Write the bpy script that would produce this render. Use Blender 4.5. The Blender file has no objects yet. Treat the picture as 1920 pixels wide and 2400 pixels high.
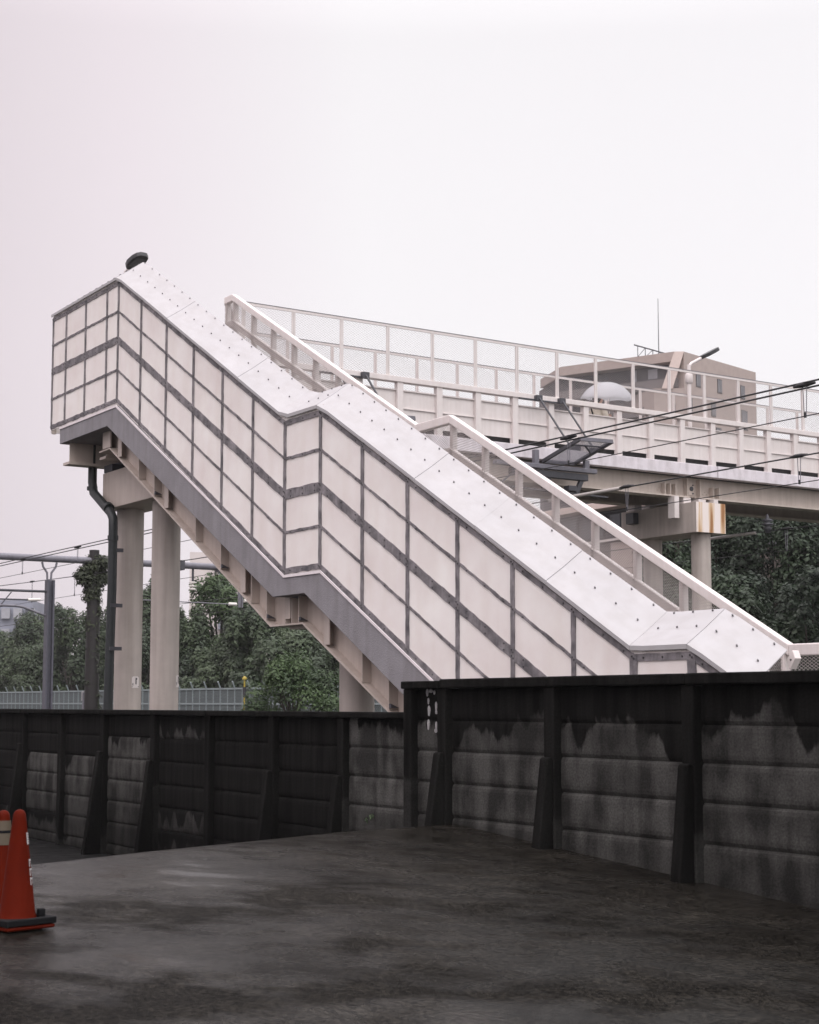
import bpy, bmesh, math, random
import numpy as np
from mathutils import Vector, Matrix
R = math.radians
sc = bpy.context.scene
col = sc.collection
rnd = random.Random(7)

# ------------------------------------------------------------------ camera
CAMZ = 2.0
cam = bpy.data.cameras.new("camera")
cam.sensor_fit = 'HORIZONTAL'; cam.sensor_width = 24.0
cam.lens = 3694.0 / 1920 * 24.0
cam.shift_y = (1284.9 - 1200) / 1920
cam.clip_start = 0.1; cam.clip_end = 2000
camo = bpy.data.objects.new("camera", cam); col.objects.link(camo)
camo.location = (0, 0, CAMZ)
camo.rotation_euler = (R(90 + 5.62), 0, 0)
cam.dof.use_dof = True; cam.dof.focus_distance = 19.0; cam.dof.aperture_fstop = 5.6
sc.camera = camo

# ------------------------------------------------------------------ sky and light (overcast, light rain)
SUN_EL, SUN_AZ = R(58), R(190)
w = bpy.data.worlds.new("World"); sc.world = w; w.use_nodes = True
nt = w.node_tree; nt.nodes.clear()
def N(t, **k):
    n = nt.nodes.new(t)
    for a, b in k.items(): setattr(n, a, b)
    return n
def L(a, b): nt.links.new(a, b)
out = N('ShaderNodeOutputWorld')
tc = N('ShaderNodeTexCoord'); sep = N('ShaderNodeSeparateXYZ'); L(tc.outputs['Generated'], sep.inputs[0])
ramp = N('ShaderNodeValToRGB'); L(sep.outputs['Z'], ramp.inputs[0])
e = ramp.color_ramp.elements
def greyc(v, t=(1.0, .98, 1.0)): return (v * t[0], v * t[1], v * t[2], 1)
e[0].position = 0.0; e[0].color = greyc(.41)
e[1].position = 1.0; e[1].color = greyc(1.35, (1, .99, 1.0))
for p, v in ((.10, .435), (.22, .455), (.40, .445), (.60, .78), (.80, 1.15)):
    x = e.new(p); x.color = greyc(v, (1, .985, 1.0))
mr = N('ShaderNodeMapRange'); L(sep.outputs['X'], mr.inputs[0]); mr.inputs[1].default_value = -.5; mr.inputs[2].default_value = .5
rx = N('ShaderNodeValToRGB'); L(mr.outputs[0], rx.inputs[0]); ex = rx.color_ramp.elements
ex[0].position = .20; ex[0].color = (.755, .685, .717, 1); ex[1].position = .80; ex[1].color = (1.0, .99, 1.005, 1)
x = ex.new(.33); x.color = (.89, .825, .86, 1); x = ex.new(.47); x.color = (.99, .978, .988, 1)
nz = N('ShaderNodeTexNoise'); nz.inputs['Scale'].default_value = 2.2; nz.inputs['Detail'].default_value = 3
L(tc.outputs['Generated'], nz.inputs['Vector'])
nm = N('ShaderNodeMath', operation='MULTIPLY_ADD'); L(nz.outputs[0], nm.inputs[0]); nm.inputs[1].default_value = .09; nm.inputs[2].default_value = 2.04
mx = N('ShaderNodeVectorMath', operation='SCALE'); L(ramp.outputs[0], mx.inputs[0]); L(nm.outputs[0], mx.inputs['Scale'])
bg1 = N('ShaderNodeBackground'); mu = N('ShaderNodeVectorMath', operation='MULTIPLY'); L(mx.outputs[0], mu.inputs[0]); L(rx.outputs[0], mu.inputs[1])
my = N('ShaderNodeMapRange'); L(sep.outputs['Y'], my.inputs[0]); my.inputs[1].default_value = -.7; my.inputs[2].default_value = .15; my.inputs[3].default_value = 1.35; my.inputs[4].default_value = 1.0
m4 = N('ShaderNodeVectorMath', operation='SCALE'); L(mu.outputs[0], m4.inputs[0]); L(my.outputs[0], m4.inputs['Scale']); L(m4.outputs[0], bg1.inputs[0]); bg1.inputs[1].default_value = 1.0
sky = N('ShaderNodeTexSky', sky_type='NISHITA'); sky.sun_disc = False; sky.sun_elevation = SUN_EL; sky.sun_rotation = SUN_AZ
hs = N('ShaderNodeHueSaturation'); hs.inputs['Saturation'].default_value = .15; L(sky.outputs[0], hs.inputs['Color'])
bg2 = N('ShaderNodeBackground'); L(hs.outputs[0], bg2.inputs[0]); bg2.inputs[1].default_value = .005
ad = N('ShaderNodeAddShader'); L(bg1.outputs[0], ad.inputs[0]); L(bg2.outputs[0], ad.inputs[1]); L(ad.outputs[0], out.inputs[0])
sl = bpy.data.lights.new("sun", 'SUN'); sl.energy = 1.1; sl.angle = R(60); sl.color = (1, .96, .93)
so = bpy.data.objects.new("sun", sl); col.objects.link(so)
d = Vector((math.sin(SUN_AZ) * math.cos(SUN_EL), math.cos(SUN_AZ) * math.cos(SUN_EL), math.sin(SUN_EL)))
so.rotation_euler = d.to_track_quat('Z', 'Y').to_euler(); so.location = (0, -10, 30)
sc.view_settings.view_transform = 'Standard'; sc.view_settings.look = 'None'
sc.view_settings.exposure = 0.0; sc.view_settings.gamma = 1.0

# ------------------------------------------------------------------ site frame: u along track and stairs (towards camera), v across the track, z relative to eye height
TH = R(33.08); ST, CT = math.sin(TH), math.cos(TH)
PHI = math.atan2(-CT, ST)
def W(u, v, z): return Vector((ST * u + CT * v, 17.2 - CT * u + ST * v, z + CAMZ))
def xy2uv(x, y): return (ST * x - CT * (y - 17.2), CT * x + ST * (y - 17.2))

# ------------------------------------------------------------------ materials
MATS = {}
def mat(name, c, rough=.6, var=.12, scale=6.0, bump=.0, bscale=60., streak=0., sscale=(18, 18, 1.2), spec=.5, metal=0., c2=None, t=None, trans=0.):
    if name in MATS: return MATS[name]
    m = bpy.data.materials.new(name); m.use_nodes = True; n_ = m.node_tree.nodes; l_ = m.node_tree.links
    b = n_['Principled BSDF']; b.inputs['Roughness'].default_value = rough; b.inputs['Metallic'].default_value = metal
    b.inputs['Specular IOR Level'].default_value = spec
    tcn = n_.new('ShaderNodeTexCoord')
    nz = n_.new('ShaderNodeTexNoise'); nz.inputs['Scale'].default_value = scale; nz.inputs['Detail'].default_value = 6; nz.inputs['Roughness'].default_value = .65
    l_.new(tcn.outputs['Object'], nz.inputs['Vector'])
    rp = n_.new('ShaderNodeValToRGB'); rp.color_ramp.elements[0].position = .3; rp.color_ramp.elements[1].position = .72
    lo = tuple(x * (1 - var) for x in c) if c2 is None else c2
    hi = tuple(min(1, x * (1 + var)) for x in c)
    rp.color_ramp.elements[0].color = (*lo, 1); rp.color_ramp.elements[1].color = (*hi, 1)
    l_.new(nz.outputs['Fac'], rp.inputs[0]); colout = rp.outputs[0]
    if streak > 0:
        mp = n_.new('ShaderNodeMapping'); mp.inputs['Scale'].default_value = sscale; l_.new(tcn.outputs['Object'], mp.inputs['Vector'])
        n2 = n_.new('ShaderNodeTexNoise'); n2.inputs['Scale'].default_value = 1.0; n2.inputs['Detail'].default_value = 4; l_.new(mp.outputs[0], n2.inputs['Vector'])
        r2 = n_.new('ShaderNodeValToRGB'); r2.color_ramp.elements[0].position = .36; r2.color_ramp.elements[1].position = .6
        k = 1 - streak; r2.color_ramp.elements[0].color = (k, k * .99, k * .98, 1); r2.color_ramp.elements[1].color = (1, 1, 1, 1)
        l_.new(n2.outputs['Fac'], r2.inputs[0])
        mm = n_.new('ShaderNodeMix'); mm.data_type = 'RGBA'; mm.blend_type = 'MULTIPLY'; mm.inputs[0].default_value = 1
        l_.new(colout, mm.inputs[6]); l_.new(r2.outputs[0], mm.inputs[7]); colout = mm.outputs[2]
    l_.new(colout, b.inputs['Base Color'])
    if bump > 0:
        n3 = n_.new('ShaderNodeTexNoise'); n3.inputs['Scale'].default_value = bscale; n3.inputs['Detail'].default_value = 5; l_.new(tcn.outputs['Object'], n3.inputs['Vector'])
        bp = n_.new('ShaderNodeBump'); bp.inputs['Strength'].default_value = bump; bp.inputs['Distance'].default_value = .02
        l_.new(n3.outputs['Fac'], bp.inputs['Height']); l_.new(bp.outputs[0], b.inputs['Normal'])
    if trans > 0:
        tr = n_.new('ShaderNodeBsdfTranslucent'); l_.new(colout, tr.inputs['Color'])
        ms = n_.new('ShaderNodeMixShader'); ms.inputs[0].default_value = trans
        l_.new(b.outputs[0], ms.inputs[1]); l_.new(tr.outputs[0], ms.inputs[2]); l_.new(ms.outputs[0], n_['Material Output'].inputs[0])
    MATS[name] = m
    return m
M_white = mat('white_painted_steel', (.70, .645, .63), .45, .04, 5, .05, 40, .05)
M_sheet = mat('white_sheet_metal', (.40, .392, .40), .42, .06, 1.7, .2, 3.2, .06, (4, 9, 4))
M_board = mat('frosted_cladding_board', (.97, .902, .878), .6, .085, 1.1, .03, 30, .035, (5, 5, 1.2), .2, trans=.22)
M_strip = mat('stained_frame_shadow', (.255, .235, .245), .75, .25, 5, .25, 50, .25, (30, 30, 6), c2=(.075, .072, .08))
M_bolt = mat('dark_bolt', (.05, .047, .05), .5, .1, 30)
M_bolt2 = mat('grey_bolt', (.11, .105, .11), .5, .1, 30)
M_conc = mat('pale_concrete', (.26, .25, .265), .85, .10, 3, .35, 70, .12, (9, 9, 1.0), .25)
M_conc2 = mat('parapet_concrete', (.70, .655, .69), .85, .10, 4, .3, 60, .16, (6, 6, 2), .25)
M_ledge = mat('lit_concrete_edge', (.78, .72, .73), .7, .08, 8, .1, 60)
M_beige = mat('beige_painted_steel', (.53, .46, .412), .5, .06, 3, .06, 30, .10, (10, 10, 1.0), .35)
M_col = mat('beige_column_paint', (.46, .408, .375), .6, .08, 2.5, .18, 90, .20, (7, 7, .35), .3)
M_dkconc = mat('dark_kerb_concrete', (.045, .046, .047), .9, .25, 6, .3, 40)
M_drain = mat('dark_green_grey_pipe', (.016, .02, .022), .5, .15, 8)
M_gun = mat('gunmetal_steel', (.055, .055, .065), .5, .2, 8, .1, 40)
M_gunl = mat('grey_galvanised_steel', (.16, .155, .18), .5, .2, 8, .1, 40)
M_mast = mat('blue_grey_steel', (.075, .075, .095), .5, .2, 8)
M_wire = mat('black_cable', (.012, .012, .014), .5, .1, 30)
M_insul = mat('white_insulator', (.78, .74, .70), .3, .05, 10)
M_ins2 = mat('grey_sleeve', (.45, .42, .40), .45, .08, 10)
M_mesh = mat('galvanised_wire', (.40, .36, .35), .55, .1, 10)
M_fmesh = mat('fence_wire', (.11, .13, .135), .6, .1, 4)
M_tile = mat('tan_tile', (.37, .298, .27), .7, .08, 1.5, .1, 20)
M_tile2 = mat('pale_tan_tile', (.60, .49, .445), .7, .05, 1.5, .1, 20)
M_dwall = mat('dark_grey_wall', (.055, .052, .06), .7, .25, .6, .1, 10)
M_slab = mat('grey_balcony_front', (.13, .115, .115), .7, .15, 1)
M_glassm = mat('mid_window_glass', (.15, .15, .165), .25, .3, 1.0)
M_glass = mat('dark_window_glass', (.05, .055, .065), .15, .2, 1.0)
M_glassl = mat('curtained_window_glass', (.33, .33, .36), .3, .2, 1.0)
M_frame = mat('dark_window_frame', (.03, .03, .035), .5, .1, 5)
M_pale = mat('far_pale_render', (.62, .56, .54), .8, .06, .3)
M_blue = mat('far_blue_grey_render', (.24, .25, .30), .8, .15, .25)
M_brown = mat('brown_cladding', (.10, .08, .072), .8, .15, 2)
M_skin = mat('skin', (.55, .34, .26), .5, .05, 10)
M_hair = mat('black_hair', (.012, .010, .010), .5, .2, 40)
M_coat = mat('cream_jacket', (.68, .62, .52), .8, .06, 8, .2, 60)
M_trous = mat('dark_trousers', (.03, .03, .04), .8, .1, 8)
M_strap = mat('black_bag', (.015, .015, .018), .6, .1, 20)
M_cone = mat('orange_cone_plastic', (.080, .0065, .0016), .6, .15, 5, .05, 30, .2, (14, 14, 2), .04)
M_rubber = mat('black_rubber', (.008, .008, .009), .7, .2, 15, .1, 60, spec=.08)
M_band = mat('beige_reflective_band', (.07, .052, .031), .5, .1, 10)
M_lettr = mat('white_lettering', (.42, .40, .40), .6, .05, 20)
M_fence = mat('pale_green_fence', (.22, .26, .265), .6, .1, 4)
M_yel = mat('yellow_paint', (.38, .29, .04), .5, .1, 6)
M_trunk = mat('bark', (.05, .042, .036), .9, .3, 12, .4, 30)
M_lamp = mat('lamp_dark_housing', (.035, .035, .038), .4, .1, 10)
M_lens = mat('lamp_lens', (.13, .13, .14), .2, .15, 12)

def leafmat(name, c):
    m = bpy.data.materials.new(name); m.use_nodes = True; n_ = m.node_tree.nodes; l_ = m.node_tree.links
    b = n_['Principled BSDF']; b.inputs['Roughness'].default_value = .5; b.inputs['Specular IOR Level'].default_value = .3
    at = n_.new('ShaderNodeAttribute'); at.attribute_name = 'tone'
    mixn = n_.new('ShaderNodeMix'); mixn.data_type = 'RGBA'
    mixn.inputs[6].default_value = (c[0] * .6, c[1] * .62, c[2] * .68, 1); mixn.inputs[7].default_value = (c[0] * 1.5, c[1] * 1.45, c[2] * 1.25, 1)
    l_.new(at.outputs['Fac'], mixn.inputs[0]); l_.new(mixn.outputs[2], b.inputs['Base Color'])
    tr = n_.new('ShaderNodeBsdfTranslucent'); l_.new(mixn.outputs[2], tr.inputs['Color'])
    ms = n_.new('ShaderNodeMixShader'); ms.inputs[0].default_value = .25
    l_.new(b.outputs[0], ms.inputs[1]); l_.new(tr.outputs[0], ms.inputs[2]); l_.new(ms.outputs[0], n_['Material Output'].inputs[0])
    return m
M_leaf = leafmat('deep_green_leaves', (.052, .076, .043))
M_leafb = leafmat('mid_green_leaves', (.056, .092, .04))
M_ivy = leafmat('ivy_leaves', (.04, .05, .03))
M_leafd = leafmat('dark_leaves', (.037, .058, .035))

# rust-streaked paint for the end of the bridge crosshead
def rustmat():
    m = bpy.data.materials.new('rust_streaked_paint'); m.use_nodes = True; n_ = m.node_tree.nodes; l_ = m.node_tree.links
    b = n_['Principled BSDF']; b.inputs['Roughness'].default_value = .6
    tcn = n_.new('ShaderNodeTexCoord'); mp = n_.new('ShaderNodeMapping'); mp.inputs['Scale'].default_value = (1, 5, .35); l_.new(tcn.outputs['Object'], mp.inputs[0])
    nz = n_.new('ShaderNodeTexNoise'); nz.inputs['Scale'].default_value = 1.3; nz.inputs['Detail'].default_value = 6; l_.new(mp.outputs[0], nz.inputs[0])
    rp = n_.new('ShaderNodeValToRGB'); rp.color_ramp.elements[0].position = .47; rp.color_ramp.elements[0].color = (.78, .70, .66, 1)
    rp.color_ramp.elements[1].position = .66; rp.color_ramp.elements[1].color = (.32, .15, .055, 1)
    x = rp.color_ramp.elements.new(.56); x.color = (.62, .45, .29, 1)
    l_.new(nz.outputs[0], rp.inputs[0]); l_.new(rp.outputs[0], b.inputs['Base Color'])
    return m
M_rust = rustmat()

# stained precast concrete: black algae runs down from the top, the level differs from panel to panel (object colour)
def wallmat(name, light, dark):
    m = bpy.data.materials.new(name); m.use_nodes = True; n_ = m.node_tree.nodes; l_ = m.node_tree.links
    b = n_['Principled BSDF']; b.inputs['Roughness'].default_value = .9; b.inputs['Specular IOR Level'].default_value = .06
    tcn = n_.new('ShaderNodeTexCoord'); sp = n_.new('ShaderNodeSeparateXYZ'); l_.new(tcn.outputs['Object'], sp.inputs[0])
    oi = n_.new('ShaderNodeObjectInfo'); sc_ = n_.new('ShaderNodeSeparateColor'); l_.new(oi.outputs['Color'], sc_.inputs[0])
    def noise(scale, s, det=4, dist=0):
        mp = n_.new('ShaderNodeMapping'); mp.inputs['Scale'].default_value = s; l_.new(tcn.outputs['Object'], mp.inputs[0])
        q = n_.new('ShaderNodeTexNoise'); q.inputs['Scale'].default_value = scale; q.inputs['Detail'].default_value = det; q.inputs['Distortion'].default_value = dist; l_.new(mp.outputs[0], q.inputs[0]); return q.outputs[0]
    def math_(op, a, c):
        q = n_.new('ShaderNodeMath'); q.operation = op
        for i, s in enumerate((a, c)):
            if isinstance(s, (int, float)): q.inputs[i].default_value = s
            else: l_.new(s, q.inputs[i])
        return q.outputs[0]
    drip = math_('ADD', math_('MULTIPLY', noise(1, (2.3, .2, .2), 1), 1.0), math_('MULTIPLY', noise(1, (7.5, .2, .3), 1), .34))
    drip = math_('ADD', drip, math_('ADD', math_('MULTIPLY', noise(14, (1, 1, 1), 3), .05), math_('MULTIPLY', noise(1, (28, 2, .6), 3), .10)))
    # z (relative to wall base) against stain level
    lev = math_('MULTIPLY', sc_.outputs[0], 4.07)
    s = math_('SUBTRACT', math_('ADD', sp.outputs[2], drip), lev)
    mrn = n_.new('ShaderNodeMapRange'); mrn.inputs[1].default_value = -.028; mrn.inputs[2].default_value = .02; l_.new(s, mrn.inputs[0])
    # grime: soft patches and streaks inside the clean part
    gr = n_.new('ShaderNodeMapRange'); gr.inputs[1].default_value = .44; gr.inputs[2].default_value = .60
    l_.new(math_('ADD', math_('MULTIPLY', noise(1, (5, 1, .9), 5), .6), math_('MULTIPLY', noise(3, (1, 1, 1), 5), .45)), gr.inputs[0])
    m1 = n_.new('ShaderNodeMix'); m1.data_type = 'RGBA'
    m1.inputs[6].default_value = (*light, 1); m1.inputs[7].default_value = tuple(x * .36 for x in light) + (1,)
    l_.new(gr.outputs[0], m1.inputs[0])
    ms_ = n_.new('ShaderNodeVectorMath'); ms_.operation = 'SCALE'; l_.new(m1.outputs[2], ms_.inputs[0]); l_.new(math_('MULTIPLY', sc_.outputs[1], 2.0), ms_.inputs['Scale'])
    m2 = n_.new('ShaderNodeMix'); m2.data_type = 'RGBA'; l_.new(ms_.outputs[0], m2.inputs[6]); dk = n_.new('ShaderNodeVectorMath'); dk.operation = 'SCALE'; dk.inputs[0].default_value = dark
    dr = n_.new('ShaderNodeMapRange'); dr.inputs[1].default_value = .35; dr.inputs[2].default_value = .7; dr.inputs[3].default_value = .55; dr.inputs[4].default_value = 2.1; l_.new(noise(1, (13, 3, .8), 5), dr.inputs[0]); l_.new(dr.outputs[0], dk.inputs['Scale']); l_.new(dk.outputs[0], m2.inputs[7])
    l_.new(mrn.outputs[0], m2.inputs[0])
    ft = n_.new('ShaderNodeMapRange'); ft.inputs[1].default_value = .55; ft.inputs[2].default_value = 1.25; ft.inputs[3].default_value = .38; ft.inputs[4].default_value = 1.0
    l_.new(math_('ADD', sp.outputs[2], math_('MULTIPLY', noise(1, (3, 1, 1.5), 4), .35)), ft.inputs[0])
    mf = n_.new('ShaderNodeVectorMath'); mf.operation = 'SCALE'; l_.new(m2.outputs[2], mf.inputs[0]); l_.new(ft.outputs[0], mf.inputs['Scale'])
    n5 = n_.new('ShaderNodeMapRange'); n5.inputs[1].default_value = .3; n5.inputs[2].default_value = .7; n5.inputs[3].default_value = .7; n5.inputs[4].default_value = 1.3; l_.new(noise(55, (1, 1, 1), 5), n5.inputs[0])
    m3 = n_.new('ShaderNodeVectorMath'); m3.operation = 'SCALE'; l_.new(mf.outputs[0], m3.inputs[0]); l_.new(n5.outputs[0], m3.inputs['Scale'])
    l_.new(m3.outputs[0], b.inputs['Base Color'])
    bp = n_.new('ShaderNodeBump'); bp.inputs['Strength'].default_value = .4; bp.inputs['Distance'].default_value = .01; l_.new(noise(45, (1, 1, 1), 6), bp.inputs['Height']); l_.new(bp.outputs[0], b.inputs['Normal'])
    return m
M_wall = wallmat('stained_precast_concrete', (.062, .0612, .0575), (.0058, .0057, .0053))

def asphalt(name, c, wet):
    m = bpy.data.materials.new(name); m.use_nodes = True; n_ = m.node_tree.nodes; l_ = m.node_tree.links
    b = n_['Principled BSDF']
    tcn = n_.new('ShaderNodeTexCoord')
    def noise(scale, s=(1, 1, 1), det=4, rot=0, rough=.55):
        m0 = n_.new('ShaderNodeMapping'); m0.inputs['Rotation'].default_value = (0, 0, rot); l_.new(tcn.outputs['Object'], m0.inputs[0])
        mp = n_.new('ShaderNodeMapping'); mp.inputs['Scale'].default_value = s; l_.new(m0.outputs[0], mp.inputs[0])
        q = n_.new('ShaderNodeTexNoise'); q.inputs['Scale'].default_value = scale; q.inputs['Detail'].default_value = det; q.inputs['Roughness'].default_value = rough; l_.new(mp.outputs[0], q.inputs[0]); return q.outputs[0]
    def rng(x, a, b_, lo, hi):
        q = n_.new('ShaderNodeMapRange'); q.inputs[1].default_value = a; q.inputs[2].default_value = b_; q.inputs[3].default_value = lo; q.inputs[4].default_value = hi; l_.new(x, q.inputs[0]); return q.outputs[0]
    def op(o, x, y):
        q = n_.new('ShaderNodeMath'); q.operation = o
        for k, t in enumerate((x, y)):
            if isinstance(t, (int, float)): q.inputs[k].default_value = t
            else: l_.new(t, q.inputs[k])
        return q.outputs[0]
    mid = noise(5, det=6); fine = noise(34, det=4, rough=.8); patch = noise(.8, det=5)
    alb = op('MULTIPLY', op('MULTIPLY', rng(mid, .3, .7, .6, 1.45), rng(fine, .40, .62, .1, 2.9)), rng(patch, .35, .65, .7, 1.3))
    vm = n_.new('ShaderNodeVectorMath'); vm.operation = 'SCALE'; vm.inputs[0].default_value = c; l_.new(alb, vm.inputs['Scale']); l_.new(vm.outputs[0], b.inputs['Base Color'])
    # film of rain water: long shallow pools between drier grain
    pool = rng(op('ADD', op('MULTIPLY', noise(.75, (.8, 1.15, 1), 5, R(-57)), .75), op('MULTIPLY', noise(3.5, (.7, 1.3, 1), 5, R(-57)), .3)), .46, .66, 0, 1)
    l_.new(rng(pool, 0, 1, wet[0], wet[1]), b.inputs['Roughness'])
    l_.new(rng(pool, 0, 1, wet[2], wet[3]), b.inputs['Specular IOR Level'])
    bp = n_.new('ShaderNodeBump'); bp.inputs['Distance'].default_value = .012
    l_.new(rng(pool, 0, 1, wet[4], wet[4] * .14), bp.inputs['Strength'])
    l_.new(op('ADD', noise(36, (1, 1, 1), 5, 0, .8), op('MULTIPLY', noise(9), .5)), bp.inputs['Height']); l_.new(bp.outputs[0], b.inputs['Normal'])
    return m
M_asph = asphalt('wet_asphalt', (.0085, .0076, .0063), (.38, .09, .018, .15, 1.0))
M_ramp = asphalt('dark_asphalt', (.008, .008, .008), (.5, .3, .05, .12, .6))
M_grnd = mat('rough_ground', (.035, .036, .028), .95, .4, .8, .3, 12)

# ------------------------------------------------------------------ mesh helpers (all coordinates u, v, z of the site frame)
class MB:
    def __init__(s): s.v = []; s.f = []; s.m = []; s.sm = []
    def add(s, vs, fs, mi=0, smooth=False):
        o = len(s.v); s.v += [tuple(p) for p in vs]
        for f in fs: s.f.append(tuple(i + o for i in f)); s.m.append(mi); s.sm.append(smooth)
        return s
    def box(s, u0, u1, v0, v1, z0, z1, mi=0):
        return s.add([(u0, v0, z0), (u1, v0, z0), (u1, v1, z0), (u0, v1, z0), (u0, v0, z1), (u1, v0, z1), (u1, v1, z1), (u0, v1, z1)],
                     [(0, 3, 2, 1), (4, 5, 6, 7), (0, 1, 5, 4), (1, 2, 6, 5), (2, 3, 7, 6), (3, 0, 4, 7)], mi)
    def prism(s, poly, v0, v1, mi=0):          # (u, z) outline extruded along v
        n = len(poly)
        vs = [(p[0], v0, p[1]) for p in poly] + [(p[0], v1, p[1]) for p in poly]
        return s.add(vs, [tuple(range(n)), tuple(range(2 * n - 1, n - 1, -1))] + [(i, i + n, (i + 1) % n + n, (i + 1) % n) for i in range(n)], mi)
    def prismu(s, poly, u0, u1, mi=0):         # (v, z) outline extruded along u
        n = len(poly)
        vs = [(u0, p[0], p[1]) for p in poly] + [(u1, p[0], p[1]) for p in poly]
        return s.add(vs, [tuple(range(n)), tuple(range(2 * n - 1, n - 1, -1))] + [(i, i + n, (i + 1) % n + n, (i + 1) % n) for i in range(n)], mi)
    def prismz(s, poly, z0, z1, mi=0):         # (u, v) outline extruded upward
        n = len(poly)
        vs = [(p[0], p[1], z0) for p in poly] + [(p[0], p[1], z1) for p in poly]
        return s.add(vs, [tuple(range(n)), tuple(range(2 * n - 1, n - 1, -1))] + [(i, i + n, (i + 1) % n + n, (i + 1) % n) for i in range(n)], mi)
    def tube(s, pts, r, n=8, mi=0, cap=True):
        pts = [Vector(p) for p in pts]; rs = r if isinstance(r, (list, tuple)) else [r] * len(pts)
        vs = []; prev = None
        for i, p in enumerate(pts):
            t = (pts[min(i + 1, len(pts) - 1)] - pts[max(i - 1, 0)]).normalized()
            a = prev if prev is not None else (Vector((0, 0, 1)) if abs(t.z) < .9 else Vector((1, 0, 0)))
            x = (a - t * a.dot(t)).normalized(); y = t.cross(x); prev = x
            for k in range(n):
                an = 2 * math.pi * k / n; vs.append(p + x * (math.cos(an) * rs[i]) + y * (math.sin(an) * rs[i]))
        fs = []
        for i in range(len(pts) - 1):
            for k in range(n): fs.append((i * n + k, i * n + (k + 1) % n, (i + 1) * n + (k + 1) % n, (i + 1) * n + k))
        s.add(vs, fs, mi, n >= 7)
        if cap: s.add(vs[:n], [tuple(range(n - 1, -1, -1))], mi); s.add(vs[-n:], [tuple(range(n))], mi)
        return s
    def bar(s, p, q, a, b, up=(0, 0, 1), mi=0):  # rectangular bar p->q, a wide, b high
        p = Vector(p); q = Vector(q); t = (q - p).normalized(); up = Vector(up)
        x = t.cross(up).normalized(); y = x.cross(t)
        vs = []
        for c in (p, q):
            for sx, sy in ((-1, -1), (1, -1), (1, 1), (-1, 1)): vs.append(c + x * (sx * a / 2) + y * (sy * b / 2))
        return s.add(vs, [(0, 1, 2, 3), (7, 6, 5, 4), (0, 4, 5, 1), (1, 5, 6, 2), (2, 6, 7, 3), (3, 7, 4, 0)], mi)
    def lathe(s, c, prof, n=20, mi=0):           # profile of (r, dz)
        vs = []
        for r, z in prof:
            for k in range(n): vs.append((c[0] + r * math.cos(2 * math.pi * k / n), c[1] + r * math.sin(2 * math.pi * k / n), c[2] + z))
        fs = []
        for i in range(len(prof) - 1):
            for k in range(n): fs.append((i * n + k, i * n + (k + 1) % n, (i + 1) * n + (k + 1) % n, (i + 1) * n + k))
        return s.add(vs, fs, mi, True)
    def bolt(s, u, v, z, r=.0105, mi=1):          # dome bolt head facing -v
        vs = [(u + r * math.cos(a), v, z + r * math.sin(a)) for a in [i * math.pi / 3 for i in range(6)]]
        vs += [(u + .7 * r * math.cos(a), v - r * .9, z + .7 * r * math.sin(a)) for a in [i * math.pi / 3 for i in range(6)]]
        return s.add(vs, [(i, (i + 1) % 6, (i + 1) % 6 + 6, i + 6) for i in range(6)] + [tuple(range(6, 12))], mi)
    def build(s, name, m, parent=None, loc=None):
        me = bpy.data.meshes.new(name)
        if parent is not None: o0 = parent['_o']
        else: o0 = loc if loc is not None else (sum(p[0] for p in s.v) / len(s.v), sum(p[1] for p in s.v) / len(s.v), min(p[2] for p in s.v))
        me.from_pydata([(p[0] - o0[0], p[1] - o0[1], p[2] - o0[2]) for p in s.v], [], s.f)
        for mm in (m if isinstance(m, (list, tuple)) else [m]): me.materials.append(mm)
        me.polygons.foreach_set('material_index', s.m); me.polygons.foreach_set('use_smooth', s.sm)
        bm = bmesh.new(); bm.from_mesh(me); bmesh.ops.recalc_face_normals(bm, faces=bm.faces); bm.to_mesh(me); bm.free()
        o = bpy.data.objects.new(name, me); col.objects.link(o)
        if parent is not None: o.parent = parent['_p']
        else:
            o.location = W(*o0); o.rotation_euler = (0, 0, PHI)
        return o
def tag(o, label=None, cat=None, group=None, kind=None):
    if label: o['label'] = label
    if cat: o['category'] = cat
    if group: o['group'] = group
    if kind: o['kind'] = kind
    return o
def thing(name, label, cat, loc, group=None):
    o = bpy.data.objects.new(name, None); col.objects.link(o); o.empty_display_size = .3
    o.location = W(*loc); o.rotation_euler = (0, 0, PHI); tag(o, label, cat, group)
    return {'_o': loc, '_p': o}
def sub(parent_handle, obj): return {'_o': parent_handle['_o'], '_p': obj}   # children of a part share the thing's frame
def bevel(o, w=.01, seg=2):
    b = o.modifiers.new('bevel', 'BEVEL'); b.width = w; b.segments = seg; b.limit_method = 'ANGLE'; b.angle_limit = R(40)
    return o

def meshwires(mb, u0, u1, zb, zt, v, du, slope, wd, mi=0):
    """expanded-metal mesh between u0..u1; zb(u), zt(u) bottom and top; diamonds du wide, du*slope high"""
    H = max(zt(u0) - zb(u0), zt(u1) - zb(u1)); Lu = u1 - u0
    for sgn in (1, -1):
        k = -int(H / slope / du) - 1
        n = int(Lu / du) + 1 - k + (int(H / slope / du) + 1)
        for i in range(n + 1):
            c = u0 + (k + i) * du + (0 if sgn > 0 else 0)
            # line: u = c + sgn*t/slope (t = height above bottom)
            pts = []
            def U(t): return c + sgn * t / slope
            ta, tb = 0.0, H
            # clip to u range
            if sgn > 0: lo = (u0 - c) * slope; hi = (u1 - c) * slope
            else: lo = (c - u1) * slope; hi = (c - u0) * slope
            ta = max(ta, lo); tb = min(tb, hi)
            if tb - ta < du * .15: continue
            p = (U(ta), v, zb(U(ta)) + ta); q = (U(tb), v, zb(U(tb)) + tb)
            mb.bar(p, q, wd * .6, wd, up=(0, 1, 0), mi=mi)

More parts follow.
